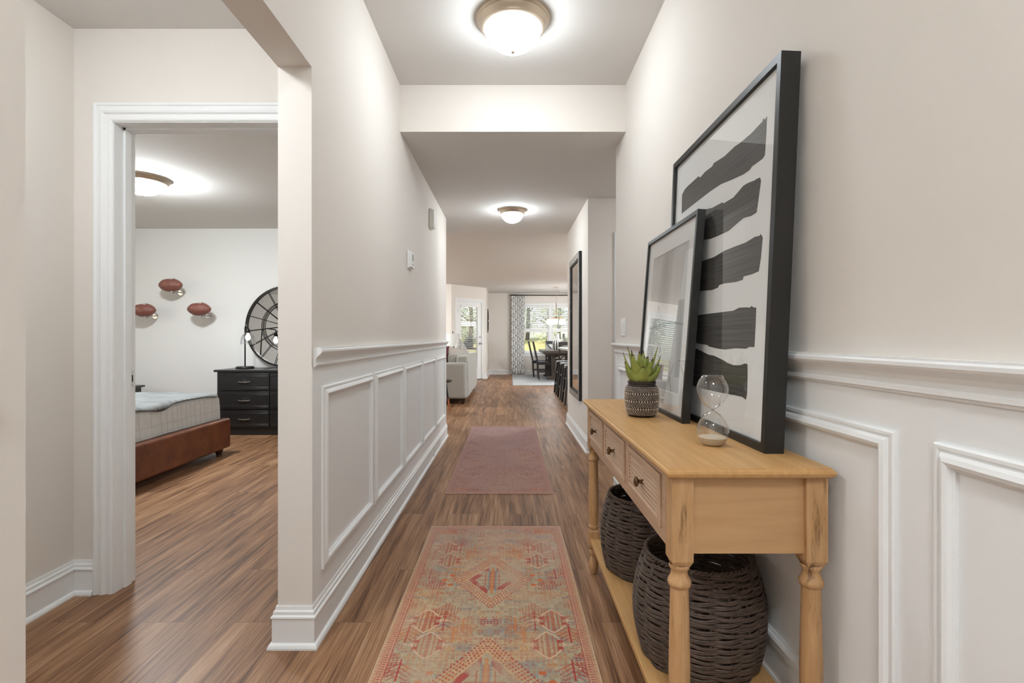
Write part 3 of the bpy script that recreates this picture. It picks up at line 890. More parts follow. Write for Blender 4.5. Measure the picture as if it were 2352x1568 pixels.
band = np.clip(1-np.abs(u-.52-.08*np.sin(v*3))/.17, 0, 1)**.5*(v > .42)
base -= 42*band*(.6+.4*vnoise(u*12, v*3, 4))
band = np.clip(1-np.abs(u-.06-.1*v)/.10, 0, 1)**.6*(v > .12)*(v < .62)
base -= 50*band
line = np.abs(v-.455-.02*np.sin(u*4)) < .006
base = np.where(line, 110, base)
for (u0, v0, u1, v1) in ((.98,.28,.72,.60),(.72,.60,.58,.50),(.58,.50,.60,.22),(.74,.60,.66,.48),(.2,.2,.32,.05),(.3,.22,.22,.02)):
    L2 = (u1-u0)**2+(v1-v0)**2; tt = np.clip(((u-u0)*(u1-u0)+(v-v0)*(v1-v0))/L2, 0, 1)
    dd = np.hypot(u-u0-tt*(u1-u0), v-v0-tt*(v1-v0)); base = np.where(dd < .006, 120, base)
C = np.stack([base, base+1, base], -1)
color_grid('print', np.full_like(Aa, .0118), Aa, Bb, C, attr_mat('grey_print', .8, 0), t)

# ------------------------------------------------------------------ potted aloe
px, py = .498, 1.92
t = thing('potted_aloe', (px, py, TZ), 'green spiky aloe in a black pot studded with pale dots', 'plant')
POT = mat('black_clay', (46, 36, 30), .6)
pp = [(0,.002),(.044,.002),(.050,.004),(.0565,.014),(.0605,.035),(.063,.06),(.063,.088),(.0605,.106),(.054,.115),(.050,.117),(.049,.120),(.0515,.124),(.0515,.130),(.048,.133),(.044,.130),(.044,.112),(0,.110)]
def prad(z):
    q = [(r, zz) for r, zz in pp[1:9]]
    for (r0, z0), (r1, z1) in zip(q[:-1], q[1:]):
        if z0 <= z <= z1: return r0 + (r1-r0)*(z-z0)/max(1e-6, z1-z0)
    return q[-1][0]
pot = MB().lathe(pp, n=48).build('pot', POT, t, smooth=True)
bd = MB(); BEADM = mat('pale_bead', (206, 186, 166), .45)
z = .011; row = 0
while z < .112:
    big = row in (4, 9, 14)
    r = .0031 if big else .0019
    n = 54 if not big else 40
    R = prad(z)
    for i in range(n):
        an = 2*PI*(i+.5*(row % 2))/n
        bd.ball((R*math.cos(an), R*math.sin(an), z), r*random.uniform(.85, 1.1), 6, 4)
    z += .0068 if big else .0053; row += 1
bd.build('beading', BEADM, pot, smooth='all')
MB().lathe([(0,.105),(.045,.113),(.02,.118),(0,.119)], n=24).build('soil', mat('potting_soil', (60,48,36), .9, bump=.8, bscale=120), t)
LEAF = mat('aloe_leaf', (158, 162, 84), .45, c2=(128, 142, 66), vscale=18, spec=.4)
TIP = mat('aloe_tip', (92, 62, 48), .5)
def aloe_leaf(az, el, L, W_, curl, base=.012, zb=.112):
    mb = MB(); N = 22; rows = []
    c = Vector((base*math.cos(az), base*math.sin(az), zb)); e = el
    out = Vector((math.cos(az), math.sin(az), 0)); side = Vector((-math.sin(az), math.cos(az), 0)); up = Vector((0,0,1))
    for i in range(N+1):
        s_ = i/N
        d = out*math.cos(e) + up*math.sin(e); nrm = -out*math.sin(e) + up*math.cos(e)
        wd = W_*(1 - s_**1.35)*(.80+.55*math.sin(min(1, s_*1.6)*PI*.7)) + .0004
        if 0 < i < N: wd *= (1.0 + (.12 if i % 2 else -.05)) 
        th = .0055*(1-s_)+.0006
        cup = wd*.35
        rows.append([c - side*wd + nrm*cup, c - side*wd*.55 + nrm*cup*.25, c, c + side*wd*.55 + nrm*cup*.25, c + side*wd + nrm*cup,
                     c + side*wd*.6 - nrm*th*.7, c - nrm*th, c - side*wd*.6 - nrm*th*.7])
        c = c + d*(L/N); e += curl/N
    vs = [p for r in rows for p in r]; 
    for i in range(N):
        mb.k = 1 if i >= N-2 else 0
        fs = [(i*8+j, i*8+(j+1) % 8, (i+1)*8+(j+1) % 8, (i+1)*8+j) for j in range(8)]
        if i == 0: mb.add(vs, fs); continue
        for f in fs: mb.f.append(f); mb.m.append(mb.k)
    return mb
spec = []
for i in range(6): spec.append((i*2*PI/6-1.75, .60+random.uniform(-.08, .08), .108+random.uniform(-.01, .014), .030, .75))
for i in range(6): spec.append((i*2*PI/6-1.2, .92+random.uniform(-.1, .1), .128+random.uniform(-.01, .02), .025, .40))
for i in range(4): spec.append((i*2*PI/4-.4, 1.22+random.uniform(-.06, .06), .145+random.uniform(-.01, .015), .021, .1))
for i in range(3): spec.append((i*2*PI/3+.9, 1.42, .115, .014, .0))
for (az, el, L, W_, cu) in spec:
    aloe_leaf(az, el, L, W_, cu).build('leaf', [LEAF, TIP], t, smooth=50)

# ------------------------------------------------------------------ hourglass
t = thing('hourglass', (.557, 1.40, TZ), 'clear glass hourglass with white sand on the console table', 'hourglass')
def bulb(s):
    return s
pr = [(0,.001),(.024,.001),(.028,.004),(.036,.016),(.0415,.030),(.0425,.040),(.040,.054),(.033,.069),(.022,.083),(.013,.090),(.006,.0945),(.003,.0965)]
top = [(r*.99, .193-z) for r, z in pr[::-1]]
MB().lathe(pr+top, n=56).build('glass', HGLASS, t, smooth='all')
MB().lathe([(0,.003),(.0235,.003),(.027,.0055),(.035,.0165),(.0385,.0225),(.037,.0235),(.02,.026),(0,.027)], n=48).build('sand', mat('pale_sand', (214,200,178), .95, bump=.4, bscale=900), t, smooth=True)
MB().tube([(0,0,.0945),(0,0,.0985)], .0034, 12).build('neck_collar', STEEL, t)

# ------------------------------------------------------------------ wicker baskets
WICK = mat('dark_wicker', (102, 84, 72), .6, c2=(62, 50, 44), vscale=60, bump=.4, bscale=500)
def basket():
    mb = MB(); nst = 16; rows = 42; hgt = .30
    def rad(z):
        s_ = z/hgt
        return (.148 + .034*math.sin(PI*min(1, s_*.95+.06))**.8 - .004*s_)
    seg = nst*6
    for i in range(rows):
        z0 = .008 + (hgt-.02)*i/(rows-1)
        for q in (0, 1):
            pts = []
            for k in range(seg):
                an = 2*PI*k/seg
                ph = nst/2*an + (PI if (i % 2) else 0)
                off = .0060*math.sin(ph)
                zz = z0 + (q-.5)*.0040 + .0020*math.sin(an*5+i*2.1) + .0012*math.sin(an*11+i*1.3+q)
                R = rad(zz) + off
                pts.append((R*math.cos(an), R*math.sin(an), zz))
            mb.tube(pts, .0036, 5, closed=True)
    return mb
def make_basket(loc, rz, label):
    t = thing('wicker_basket', loc, label, 'basket', rz, group='wicker baskets under the console')
    basket().build('woven_wall', WICK, t, smooth='all')
    mb = MB(); hgt = .30
    for k in range(2):
        pts = []
        for j in range(200):
            an = 2*PI*j/200; ph = an*34 + k*PI
            R = .150 + .0035*math.cos(ph); pts.append((R*math.cos(an), R*math.sin(an), hgt-.002 + .004*math.sin(ph)))
        mb.tube(pts, .0040, 6, closed=True)
    mb.build('rim', WICK, t, smooth='all')
    MB().lathe([(0,0),(.145,0),(.150,.006),(.145,.012),(0,.012)], n=40).build('base', WICK, t)
    mb = MB()
    for k in range(20):
        an = 2*PI*(k+.5)/20; pts = []
        for j in range(9):
            z = .005+.29*j/8; s_ = z/.30
            R = (.148 + .034*math.sin(PI*min(1, s_*.95+.06))**.8 - .004*s_ - .001)
            pts.append((R*math.cos(an), R*math.sin(an), z))
        mb.tube(pts, .004, 6)
    mb.build('stakes', WICK, t, smooth='all')
    return t
bk = make_basket((.562, 1.525, .170), .3, 'dark woven wicker basket at the near end of the console shelf')
dup(bk, (.562, 2.085, .170), 1.4, 'dark woven wicker basket at the far end of the console shelf', 'wicker baskets under the console')

# ------------------------------------------------------------------ runner rugs
def mixc(c, col, a):
    return c*(1-a[..., None]) + np.array(col, float)*a[..., None]
def rug(name, label, x0, x1, y0, y1, cell, seed, pal):
    W_ = x1-x0; L_ = y1-y0
    n = int(W_/cell); m = int(L_/cell)
    X, Y = np.meshgrid(np.linspace(x0, x1, n), np.linspace(y0, y1, m), indexing='ij')
    u = X-(x0+x1)/2; au = np.abs(u); v = y1-Y         # v from the far end
    vv = np.minimum(v, L_-v); eu = W_/2-au
    rs = np.random.RandomState(seed)
    g1 = vnoise(u*7+20, v*5, seed); g2 = vnoise(u*12+20, v*34, seed+1)
    c = np.zeros(X.shape+(3,)) + np.array(pal['field'], float)
    c = mixc(c, pal['field2'], np.clip((g1-.35)*2.2, 0, 1)*.9)
    c = mixc(c, pal['blue'], np.clip((g2-.58)*3, 0, 1)*.6)
    K = pal['k']
    def add(mask, col, st=1.0):
        nonlocal c
        c = mixc(c, col, np.clip(np.asarray(mask, float)*st, 0, 1))
    def cells(q, sd, ju=.3):
        iu = np.floor(au/q); iv = np.floor(v/q)
        h = np.modf(np.abs(np.sin(iu*12.9898+iv*78.233+sd)*43758.5453))[0]; h2 = np.modf(h*17.3)[0]
        du = au-(iu+.5+(h-.5)*ju)*q; dv = v-(iv+.5+(h2-.5)*ju)*q
        return du, dv, h, h2
    # fine all-over lace of rings and dots
    du, dv, h, h2 = cells(.0185, seed, .25); r = np.hypot(du, dv)
    ring = (np.abs(r-.0058) < .0017)
    add(ring & (h < .45), pal['rust'], .40*K); add(ring & (h >= .45) & (h < .75), pal['orange'], .45*K); add(ring & (h >= .75), pal['tan'], .8)
    add((r < .0026) & (h2 < .6), pal['red'], .45*K)
    # florets
    du, dv, h, h2 = cells(.048, seed+3, .5); r = np.hypot(du, dv); a_ = np.arctan2(dv, du)
    fl = (r < .019*(.6+.4*np.cos(a_*5))) & (r > .005) & (h > .45)
    add(fl & (h2 < .5), pal['rust'], .5*K); add(fl & (h2 >= .5), pal['orange'], .55*K)
    def cluster(cu, cv, ww, hh, col, st):
        s_ = np.abs(au-cu)/ww + np.abs(v-cv)/hh
        a = np.modf(au/.0125)[0]-.5; b = np.modf(v/.0125)[0]-.5
        dots = (np.hypot(a, b) < .36)
        add((s_ < 1) & dots, col, st*K); add((np.abs(s_-.98) < .05) & dots, col, .3*K)
    def tree(cu, cv, hh, col):
        add((np.abs(au-cu) < .0028) & (np.abs(v-cv) < hh), col, .8*K)
        for k in range(4):
            t0 = cv-hh+.02+k*hh*.38
            d = np.abs((v-t0) - np.abs(au-cu)*.75)
            add((d < .003) & (np.abs(au-cu) < .055-.008*k), col, .5*K)
    def crest(cu, cv):
        du = np.abs(au-cu); dv = np.abs(v-cv)
        s_ = (du/.055)**1.3 + (dv/.075)**1.3
        add((s_ < 1) & (np.modf(du/.016)[0] < .45), pal['rust'], .6*K)
        add(np.abs(s_-1.05) < .09, pal['light'], .8*K)
        add((np.hypot(du-.045, dv-.02) < .010), pal['red'], .7*K)
        add(((np.abs(dv) < .004) & (du < .085) & (du > .05)), pal['light'], .7*K)
    P_ = .69
    for k in range(int(L_/P_)+2):
        b = pal['med'][0] + (k-1)*P_
        cluster(.255, b+.04, .060, .055, pal['red'], .62); cluster(.17, b+.26, .060, .060, pal['rust'], .65); cluster(.33, b-.10, .035, .07, pal['red'], .6)
        cluster(.10, b-.30, .05, .035, pal['rust'], .5); cluster(.335, b+.22, .03, .06, pal['rust'], .55); cluster(.02, b+.345, .03, .03, pal['red'], .7)
        cluster(.25, b+.13, .07, .04, pal['orange'], .6); cluster(.30, b-.26, .05, .05, pal['orange'], .5)
        tree(.29, b-.06, .055, pal['red']); tree(.175, b+.33, .07, pal['red']); tree(.30, b+.42, .06, pal['red']); tree(.13, b-.26, .05, pal['orange']); tree(.10, b+.36, .05, pal['orange'])
        crest(.215, b-.20); crest(.245, b+.335)
        for (cu, cv) in ((.215, b), (.185, b-.045), (.185, b+.045)):
            add((np.hypot(au-cu, (v-cv)*1.3) < .013), pal['hot'], .75*K)
    for cv in pal['med']:
        dv = np.abs(v-cv); hh, ww = pal['mh'], pal['mw']
        s_ = dv/hh + au/ww; ms = pal['ms']
        add(s_ < 1.0, pal['tan'], .45*ms)
        add((s_ < .62), pal['field'], .75)
        step = np.modf((au-v*np.sign(cv-v)*ww/hh)/.011+50)[0]
        for k_, e_ in enumerate((.99, .90, .81, .72)):
            add((np.abs(s_-e_) < .030) & (np.modf(np.abs(au/ww-dv/hh)*9+.25*k_)[0] < .55), pal['rust'] if k_ % 2 else pal['red'], .62*ms)
        broken = vnoise(u*26+40, v*30, seed+7)
        add((s_ < .64) & (s_ > .42) & (au > .02), pal['red'], (.25+.75*np.clip((broken-.35)*4, 0, 1))*.62*ms if False else .0)
        c = mixc(c, pal['red'], ((s_ < .63) & (s_ > .44) & (au > .016))*np.clip((broken-.28)*3, .15, 1)*.70*ms)
        add((s_ < .42) & (np.abs(np.modf(au/.020)[0]-.5) < .14) & (au < .045), pal['rust'], .6*ms)
        add((s_ < .52) & (au < .007), pal['orange'], .75*ms)
        add((s_ < .50) & (np.abs(au-.016) < .0025), pal['blue'], .9*ms)
        add((s_ < .40) & (np.modf(np.abs(v-cv)/.03)[0] < .16), pal['rust'], .45*ms)
    # bars of faded colour and wear
    wear = vnoise(u*10+5, v*6, seed+5); c = mixc(c, pal['worn'], np.clip((wear-.42)*1.8, 0, 1)*.62)
    eb = np.minimum(eu, vv); al = np.where(eu < vv, v, u)
    add((eb < .045), pal['border'], .75)
    add((np.abs(eb-.043) < .0020), pal['red'], .55*K); add((np.abs(eb-.020) < .0014), pal['rust'], .40*K)
    add((np.abs(eb-.031) < .0065) & (np.modf(np.abs(al)/.0125)[0] < .5), pal['red'], .50*K)
    add((np.abs(eb-.013) < .0030) & (np.modf(np.abs(al)/.016)[0] < .5), pal['rust'], .28*K)
    add((eb < .007), pal['edge'], .9)
    for k_ in range(5):
        add((eu > .05) & (vv > .05) & (np.abs(np.maximum(eu, vv*1.3)-.07-.020*k_) < .005) & (eu < .18) & (vv < .125), pal['hot'], .6*K)
    for cu in (.20,):
        s_ = np.abs(au-cu)/.055 + np.abs(vv-.085)/.045
        add((np.abs(s_-.95) < .07) | (np.abs(s_-.55) < .07) | (s_ < .16), pal['red'], .62*K)
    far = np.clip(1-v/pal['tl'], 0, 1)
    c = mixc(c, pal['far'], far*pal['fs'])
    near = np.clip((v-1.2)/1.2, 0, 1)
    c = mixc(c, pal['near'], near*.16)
    sp = rs.rand(*X.shape)
    g_ = c.mean(-1, keepdims=True); c = g_ + (c-g_)*pal.get('sat', 1.0)
    c = c*(pal.get('val', .93)+.16*(sp[..., None]-.5)) + 2
    Z = np.full_like(X, .007) + .0008*vnoise(u*5, v*5, seed+3)
    Z[0, :] = .001; Z[-1, :] = .001; Z[:, 0] = .001; Z[:, -1] = .001
    m_ = attr_mat('woven_rug_%d' % seed, .95, .12, 700, .05)
    o = color_grid(name, X, Y, Z, c, m_)
    return tag(o, label, 'rug')
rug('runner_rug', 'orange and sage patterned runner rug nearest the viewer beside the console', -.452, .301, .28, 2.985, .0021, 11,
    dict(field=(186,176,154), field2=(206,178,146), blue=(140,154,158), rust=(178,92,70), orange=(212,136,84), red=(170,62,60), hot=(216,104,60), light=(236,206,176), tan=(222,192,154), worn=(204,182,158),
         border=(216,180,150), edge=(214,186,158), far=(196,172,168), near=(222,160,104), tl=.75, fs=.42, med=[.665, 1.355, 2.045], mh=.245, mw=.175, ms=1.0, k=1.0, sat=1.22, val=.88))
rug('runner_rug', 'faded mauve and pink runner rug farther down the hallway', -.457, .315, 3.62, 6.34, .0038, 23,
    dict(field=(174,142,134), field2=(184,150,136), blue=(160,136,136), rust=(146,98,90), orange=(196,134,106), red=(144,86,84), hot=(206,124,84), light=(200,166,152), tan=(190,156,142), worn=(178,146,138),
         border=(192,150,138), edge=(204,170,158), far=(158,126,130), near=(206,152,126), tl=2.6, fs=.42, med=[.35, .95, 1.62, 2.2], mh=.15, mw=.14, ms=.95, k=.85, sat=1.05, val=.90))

# ------------------------------------------------------------------ bedroom
# dresser
DXF = 5.785
t = thing('dresser', (-2.44, DXF, 0), 'black wooden dresser with rows of drawers against the bedroom back wall', 'dresser')
X0, X1 = -3.304+2.44, -1.60+2.44
MB().box(X0, X1, .012, .475, .06, .718).build('body', BLACKW, t, bevel=.003)
MB().box(X0-.026, X1+.026, -.02, .482, .716, .741).build('top', BLACKW, t, bevel=.008, bseg=3)
MB().box(X0+.01, X1-.01, .02, .46, 0, .062).build('plinth', BLACKW, t)
for ci in range(3):
    a = X0+.04+ci*.565; b = a+.555
    for (z0, z1) in ((.512,.700),(.300,.492),(.092,.280)):
        mb = MB().box(a, b, -.006, .014, z0, z1)
        for zz in (z0+.022, z0+.034, z1-.034, z1-.022): mb.box(a+.006, b-.006, -.010, -.004, zz-.003, zz+.003)
        d = mb.build('drawer', BLACKW, t, bevel=.002)
        xc, zc = (a+b)/2, (z0+z1)/2
        mb = MB(); mb.tube([(xc-.064,-.006,zc+.002),(xc-.060,-.020,zc),(xc-.03,-.026,zc-.002),(xc,-.028,zc-.003),(xc+.03,-.026,zc-.002),(xc+.060,-.020,zc),(xc+.064,-.006,zc+.002)], .006, 8)
        MB().lathe([(0,0),(.030,0),(.030,.002),(0,.004)], (xc, -.006, zc+.004), 20, Matrix.Rotation(PI/2, 4, 'X')).build('backplate', BLACKG, d)
        mb.build('handle', mat('pewter', (150,146,140), .35, metal=.85), d, smooth=True)
# round mirror
t = thing('round_mirror', (-2.706, 6.205, .743), 'large round mirror with black wire spokes leaning above the dresser', 'mirror', rot=(math.radians(-3.4), 0, 0))
R = .497; cz = .500
circ = lambda r, n=72: [(r*math.cos(2*PI*i/n), -.012, cz + r*math.sin(2*PI*i/n)) for i in range(n)]
M90 = Matrix.Rotation(PI/2, 4, 'X')
mb = MB(); mb.lathe([(0,0),(R-.012,0),(R-.012,.006),(0,.006)], (0, .010, cz), 96, M90); mb.build('mirror_glass', MIRROR, t)
mb = MB(); mb.lathe([(R-.020,-.014),(R,-.014),(R,.020),(R-.020,.020),(R-.020,-.014)], (0, 0, cz), 96, M90); mb.build('rim', DARKMETAL, t, smooth=35)
mb = MB(); mb.tube(circ(.300), .005, 6, closed=True); mb.tube(circ(.272), .005, 6, closed=True); mb.tube(circ(.06, 24), .006, 6, closed=True); mb.build('inner_ring', DARKMETAL, t, smooth='all')
for i in range(16):
    an = 2*PI*i/16 + .12
    MB().tube([(.06*math.cos(an), -.014, cz+.06*math.sin(an)), ((R-.012)*math.cos(an), -.014, cz+(R-.012)*math.sin(an))], .0042, 6).build('spoke', DARKMETAL, t, smooth='all')
# bedside style lamp on the dresser
t = thing('table_lamp', (-3.108, 6.03, .741), 'slim metal table lamp with clear glass bell shade on the dresser', 'lamp')
MB().lathe([(0,0),(.098,0),(.102,.004),(.102,.012),(.098,.018),(.094,.020),(.092,.026),(0,.028)], n=40).build('base', DARKMETAL, t, smooth=40)
dx, dy = .110, -.150
MB().tube([(0,0,.02),(0,0,.47)] + [(dx*s_, dy*s_, .47+.038*math.sin(min(1, s_*4)*PI/2)) for s_ in (.05,.12,.25,.5,.75,.9)] + [(dx*.98, dy*.98, .495),(dx, dy, .47)], .0075, 10).build('pole', DARKMETAL, t, smooth='all')
MB().lathe([(0,.415),(.022,.415),(.026,.42),(.026,.445),(.018,.455),(.012,.47),(0,.472)], (dx, dy, 0), 20).build('socket', DARKMETAL, t, smooth=True)
MB().lathe([(.082,.285),(.080,.30),(.076,.33),(.068,.37),(.052,.400),(.028,.418),(.024,.420)], (dx, dy, 0), 36).build('lamp_shade', SHADEG, t, smooth='all')
MB().lathe([(0,.33),(.018,.338),(.027,.36),(.022,.385),(.013,.40),(.012,.415),(0,.416)], (dx, dy, 0), 20).build('bulb', BULB, t, smooth='all')
MB().tube([(-.1,.0,.006),(-.13,.03,.004),(-.10,.09,.004),(-.02,.13,.004)], .003, 6).build('cord', BLACK, t, smooth='all')

# footballs on wall mounts
BALL = mat('brown_football_leather', (140, 88, 74), .45, bump=.4, bscale=900, c2=(118, 70, 60), vscale=30)
WHITE = mat('white_lacing', (236, 234, 230), .6)
def football(bx, bz, lab, lab2, dxm, dzm):
    by = YB-.20
    t = thing('football', (bx, by, bz), lab, 'football', group='footballs on the bedroom wall')
    mb = MB(); N = 24; Lb = .143; Rb = .082
    prof = []
    for i in range(N+1):
        s_ = -1+2*i/N; prof.append((Rb*(1-abs(s_)**2.0)**.72 if abs(s_) < 1 else 0, s_*Lb))
    mb.lathe(prof, (0,0,0), 36, Matrix.Rotation(PI/2, 4, 'Y'))
    mb.build('ball', BALL, t, smooth='all')
    def onball(x, an, up=.0):
        r = Rb*(1-abs(x/Lb)**2.0)**.72 + up
        return (x, -r*math.cos(an), r*math.sin(an))
    an = math.radians(62)
    mb = MB(); mb.tube([onball(-.045+.09*i/8, an, .001) for i in range(9)], .0022, 6)
    for i in range(8):
        x = -.042+.084*i/7; mb.tube([onball(x, an-.16, .001), onball(x, an, .003), onball(x, an+.16, .001)], .0024, 6)
    mb.build('laces', WHITE, t, smooth='all')
    mb = MB()
    for a2 in (math.radians(-22), math.radians(158)):
        mb.tube([onball(-.136+.272*i/24, a2, -.0002) for i in range(25)], .0012, 5)
    mb.build('seam', mat('dark_seam', (70,40,34), .7), t, smooth='all')
    mb = MB()
    def txt(mb, s_, x, an, sz):
        segs = {'N': [((0,0),(0,1)),((0,1),(.7,0)),((.7,0),(.7,1))], 'F': [((0,0),(0,1)),((0,1),(.7,1)),((0,.5),(.55,.5))], 'L': [((0,0),(0,1)),((0,0),(.7,0))]}
        for ch in s_:
            for (a_, b_) in segs[ch]:
                pa = onball(x+a_[0]*sz, an+a_[1]*sz/Rb, .0006); pb = onball(x+b_[0]*sz, an+b_[1]*sz/Rb, .0006)
                mb.tube([pa, pb], .0013, 4)
            x += sz
    txt(mb, 'NFL', -.045, math.radians(2), .024)
    mb.build('lettering', mat('dark_print', (160,120,96), .6), t)
    m = thing('ball_mount', (bx+dxm, YB, bz+dzm), lab2, 'wall mount', group='metal ball mounts')
    MB().lathe([(0,0),(.036,0),(.036,.004),(.034,.007),(0,.008)], (0,0,0), 28, Matrix.Rotation(PI/2, 4, 'X')).build('plate', STEEL, m, smooth=40)
    mb = MB(); mb.tube([(0,-.006,0),(0,-.10,.0),(-dxm, -.15, -dzm-.092)], .005, 8)
    pts = [(-dxm+.045*math.cos(a_), -.20+.030*math.sin(a_), -dzm-.079) for a_ in [2*PI*i/20 for i in range(20)]]
    mb.tube(pts, .0035, 6, closed=True)
    mb.tube([(-dxm, -.15, -dzm-.092), (-dxm, -.17, -dzm-.079)], .004, 6)
    mb.build('arm', STEEL, m, smooth='all')
def bpos(x, y): S_ = F/(YB-.20); return (x-VX)/S_, H+(VY-y)/S_
def wpos(x, y): S_ = F/YB; return (x-VX)/S_, H+(VY-y)/S_
for (bx, by_, mx_, my_, lab, lab2) in ((391.6, 654.4, 416, 672, 'brown football on a wall mount, the topmost of three', 'round metal mount holding the topmost football'), (330.6, 712, 357, 725.7, 'brown football on a wall mount, the left one cut by the door frame', 'round metal mount of the left football beside the door frame'), (457.4, 709.5, 479, 725, 'brown football on a wall mount, the right one nearest the round mirror', 'round metal mount of the football nearest the round mirror')):
    X, Z = bpos(bx, by_); X2, Z2 = wpos(mx_, my_)
    football(X, Z, lab, lab2, X2-X, Z2-Z)

# bed
LEATH = mat('brown_leather', (132, 78, 48), .42, c2=(94, 50, 32), vscale=6, bump=.3, bscale=300, spec=.5)
bx0, bx1, by0, by1 = -4.75, -2.658, 3.20, 4.90
t = thing('bed', ((bx0+bx1)/2, (by0+by1)/2, 0), 'low bed with brown leather frame behind the door frame', 'bed')
ox, oy = (bx0+bx1)/2, (by0+by1)/2
MB().box(bx1-ox-.085, bx1-ox, by0-oy, by1-oy, .062, .338).build('footboard', LEATH, t, bevel=.022, bseg=4)
for s_ in (-1, 1):
    yy = (by1-oy-.04)*s_
    MB().box(bx0-ox, bx1-ox-.075, yy-.035, yy+.035, .062, .325).build('side_rail', LEATH, t, bevel=.018, bseg=4)
MB().box(bx0-ox-.08, bx0-ox, by0-oy, by1-oy, .06, 1.15).build('headboard', LEATH, t, bevel=.03, bseg=4)
for (lx, ly) in ((bx1-.05, by0+.10), (bx1-.05, by1-.12), (bx0+.05, by0+.1), (bx0+.05, by1-.12)):
    MB().lathe([(0,0),(.020,0),(.024,.006),(.021,.014),(.028,.030),(.035,.045),(.036,.055),(.028,.064),(0,.066)], (lx-ox, ly-oy, 0), 24).build('leg', mat('dark_walnut', (72, 42, 26), .4), t, smooth=True)
MB().box(bx0-ox+.01, bx1-ox-.11, by0-oy+.09, by1-oy-.09, .16, .545).build('mattress', mat('mattress_ticking', (226,225,222), .9), t, bevel=.05, bseg=4)
# coverlet and throw, draped over the mattress
def drape(name, label, x0, x1, y0, y1, ex, ey0, ey1, zt, colf, m, dropx, cell=.012, wr=.006, seedd=3, slope=.06, th=.006):
    """edges ex (foot), ey0/ey1 (sides); cloth beyond an edge hangs down"""
    xs = np.arange(x0, x1, cell); ys = np.arange(y0, y1, cell)
    Xs, Ys = np.meshgrid(xs, ys, indexing='ij')
    if name == 'throw_blanket': Xs = np.where(Xs > x1-.25, x1-.25+(Xs-x1+.25)*(1-.30*vnoise(Ys*5, Ys*0, 77)), Xs)
    r = .045
    def fold(c, e, sgn):
        o = (c-e)*sgn
        k = np.clip(o/(r*PI/2), 0, 1)
        pos = np.where(o < 0, c, e + sgn*r*np.sin(k*PI/2))
        dz = np.where(o < 0, 0, r*(1-np.cos(k*PI/2)) + np.clip(o-r*PI/2, 0, None))
        pos = pos + sgn*slope*np.clip(o-r*PI/2, 0, None)
        return pos, dz
    Xp, dzx = fold(Xs, ex-r, 1)
    Yp, dza = fold(Ys, ey1-r, 1); Yq, dzb = fold(Ys, ey0+r, -1)
    Yp = np.where(Ys > (ey0+ey1)/2, Yp, Yq); dzy = np.where(Ys > (ey0+ey1)/2, dza, dzb)
    dz = np.maximum(dzx, dzy)
    wn = (vnoise(Xs*9+30, Ys*7+30, seedd)-.5)*2*wr
    hang = np.clip(dzx/.1, 0, 1)
    Xp = Xp + hang*(.010*(vnoise(Ys*11, Xs*3, seedd+1)-.5)*2)
    hy = np.clip(dzy/.1, 0, 1); Yp = Yp + hy*(.014*(vnoise(Xs*11, Ys*3, seedd+2)-.5)*2)*np.where(Ys > (ey0+ey1)/2, 1, -1)
    Zp = zt - dz + wn*(1-.7*hang)
    C = colf(Xs, Ys)
    o = color_grid(name, Xp, Yp, Zp, C, m, None, th)
    return tag(o, label, 'bedding')
def cov(X, Y):
    base = 226 + 8*(vnoise(X*40, Y*40, 5)-.5)
    k = (np.modf(np.abs(Y)/.062)[0] < .09); k2 = (np.modf(np.abs(X)/.062)[0] < .09)
    v_ = np.where(k, 192, np.where(k2, 203, base-8))
    return np.stack([v_, v_, v_-3], -1)
CL = attr_mat('checked_coverlet', .95, .3, 500)
drape('coverlet', 'white coverlet with fine grey check hanging over the foot of the bed', bx0+.05, bx1-.10+.24, by0+.02, by1-.04, bx1-.078, by0+.09, by1-.07, .572, cov, CL, .3, seedd=3, cell=.0065, wr=.008)
def thr(X, Y):
    base = 138 + 34*(vnoise(X*8, Y*60, 8)-.5) + 5*np.sin(Y*240)
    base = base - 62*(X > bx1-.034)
    return np.stack([base, base+1, base], -1)
TL = attr_mat('grey_throw', .95, .5, 400)
drape('throw_blanket', 'grey ribbed throw blanket lying over the bed top', bx0+.7, bx1-.02+.02, by0+.06, by1-.115, bx1-.060, by0+.07, by1-.065, .592, thr, TL, .3, wr=.007, seedd=9, th=.010)
# nightstand behind the bed
t = thing('nightstand', (-4.55, 5.86, 0), 'black nightstand corner just visible behind the bed', 'nightstand')
MB().box(-.24, .20, -.2, .2, .04, .52).build('body', BLACKW, t, bevel=.004)
MB().box(-.27, .235, -.22, .22, .52, .545).build('top', BLACKW, t, bevel=.01, bseg=3)
MB().box(-.2, .16, -.205, -.195, .30, .49).build('drawer', BLACKW, t, bevel=.003)

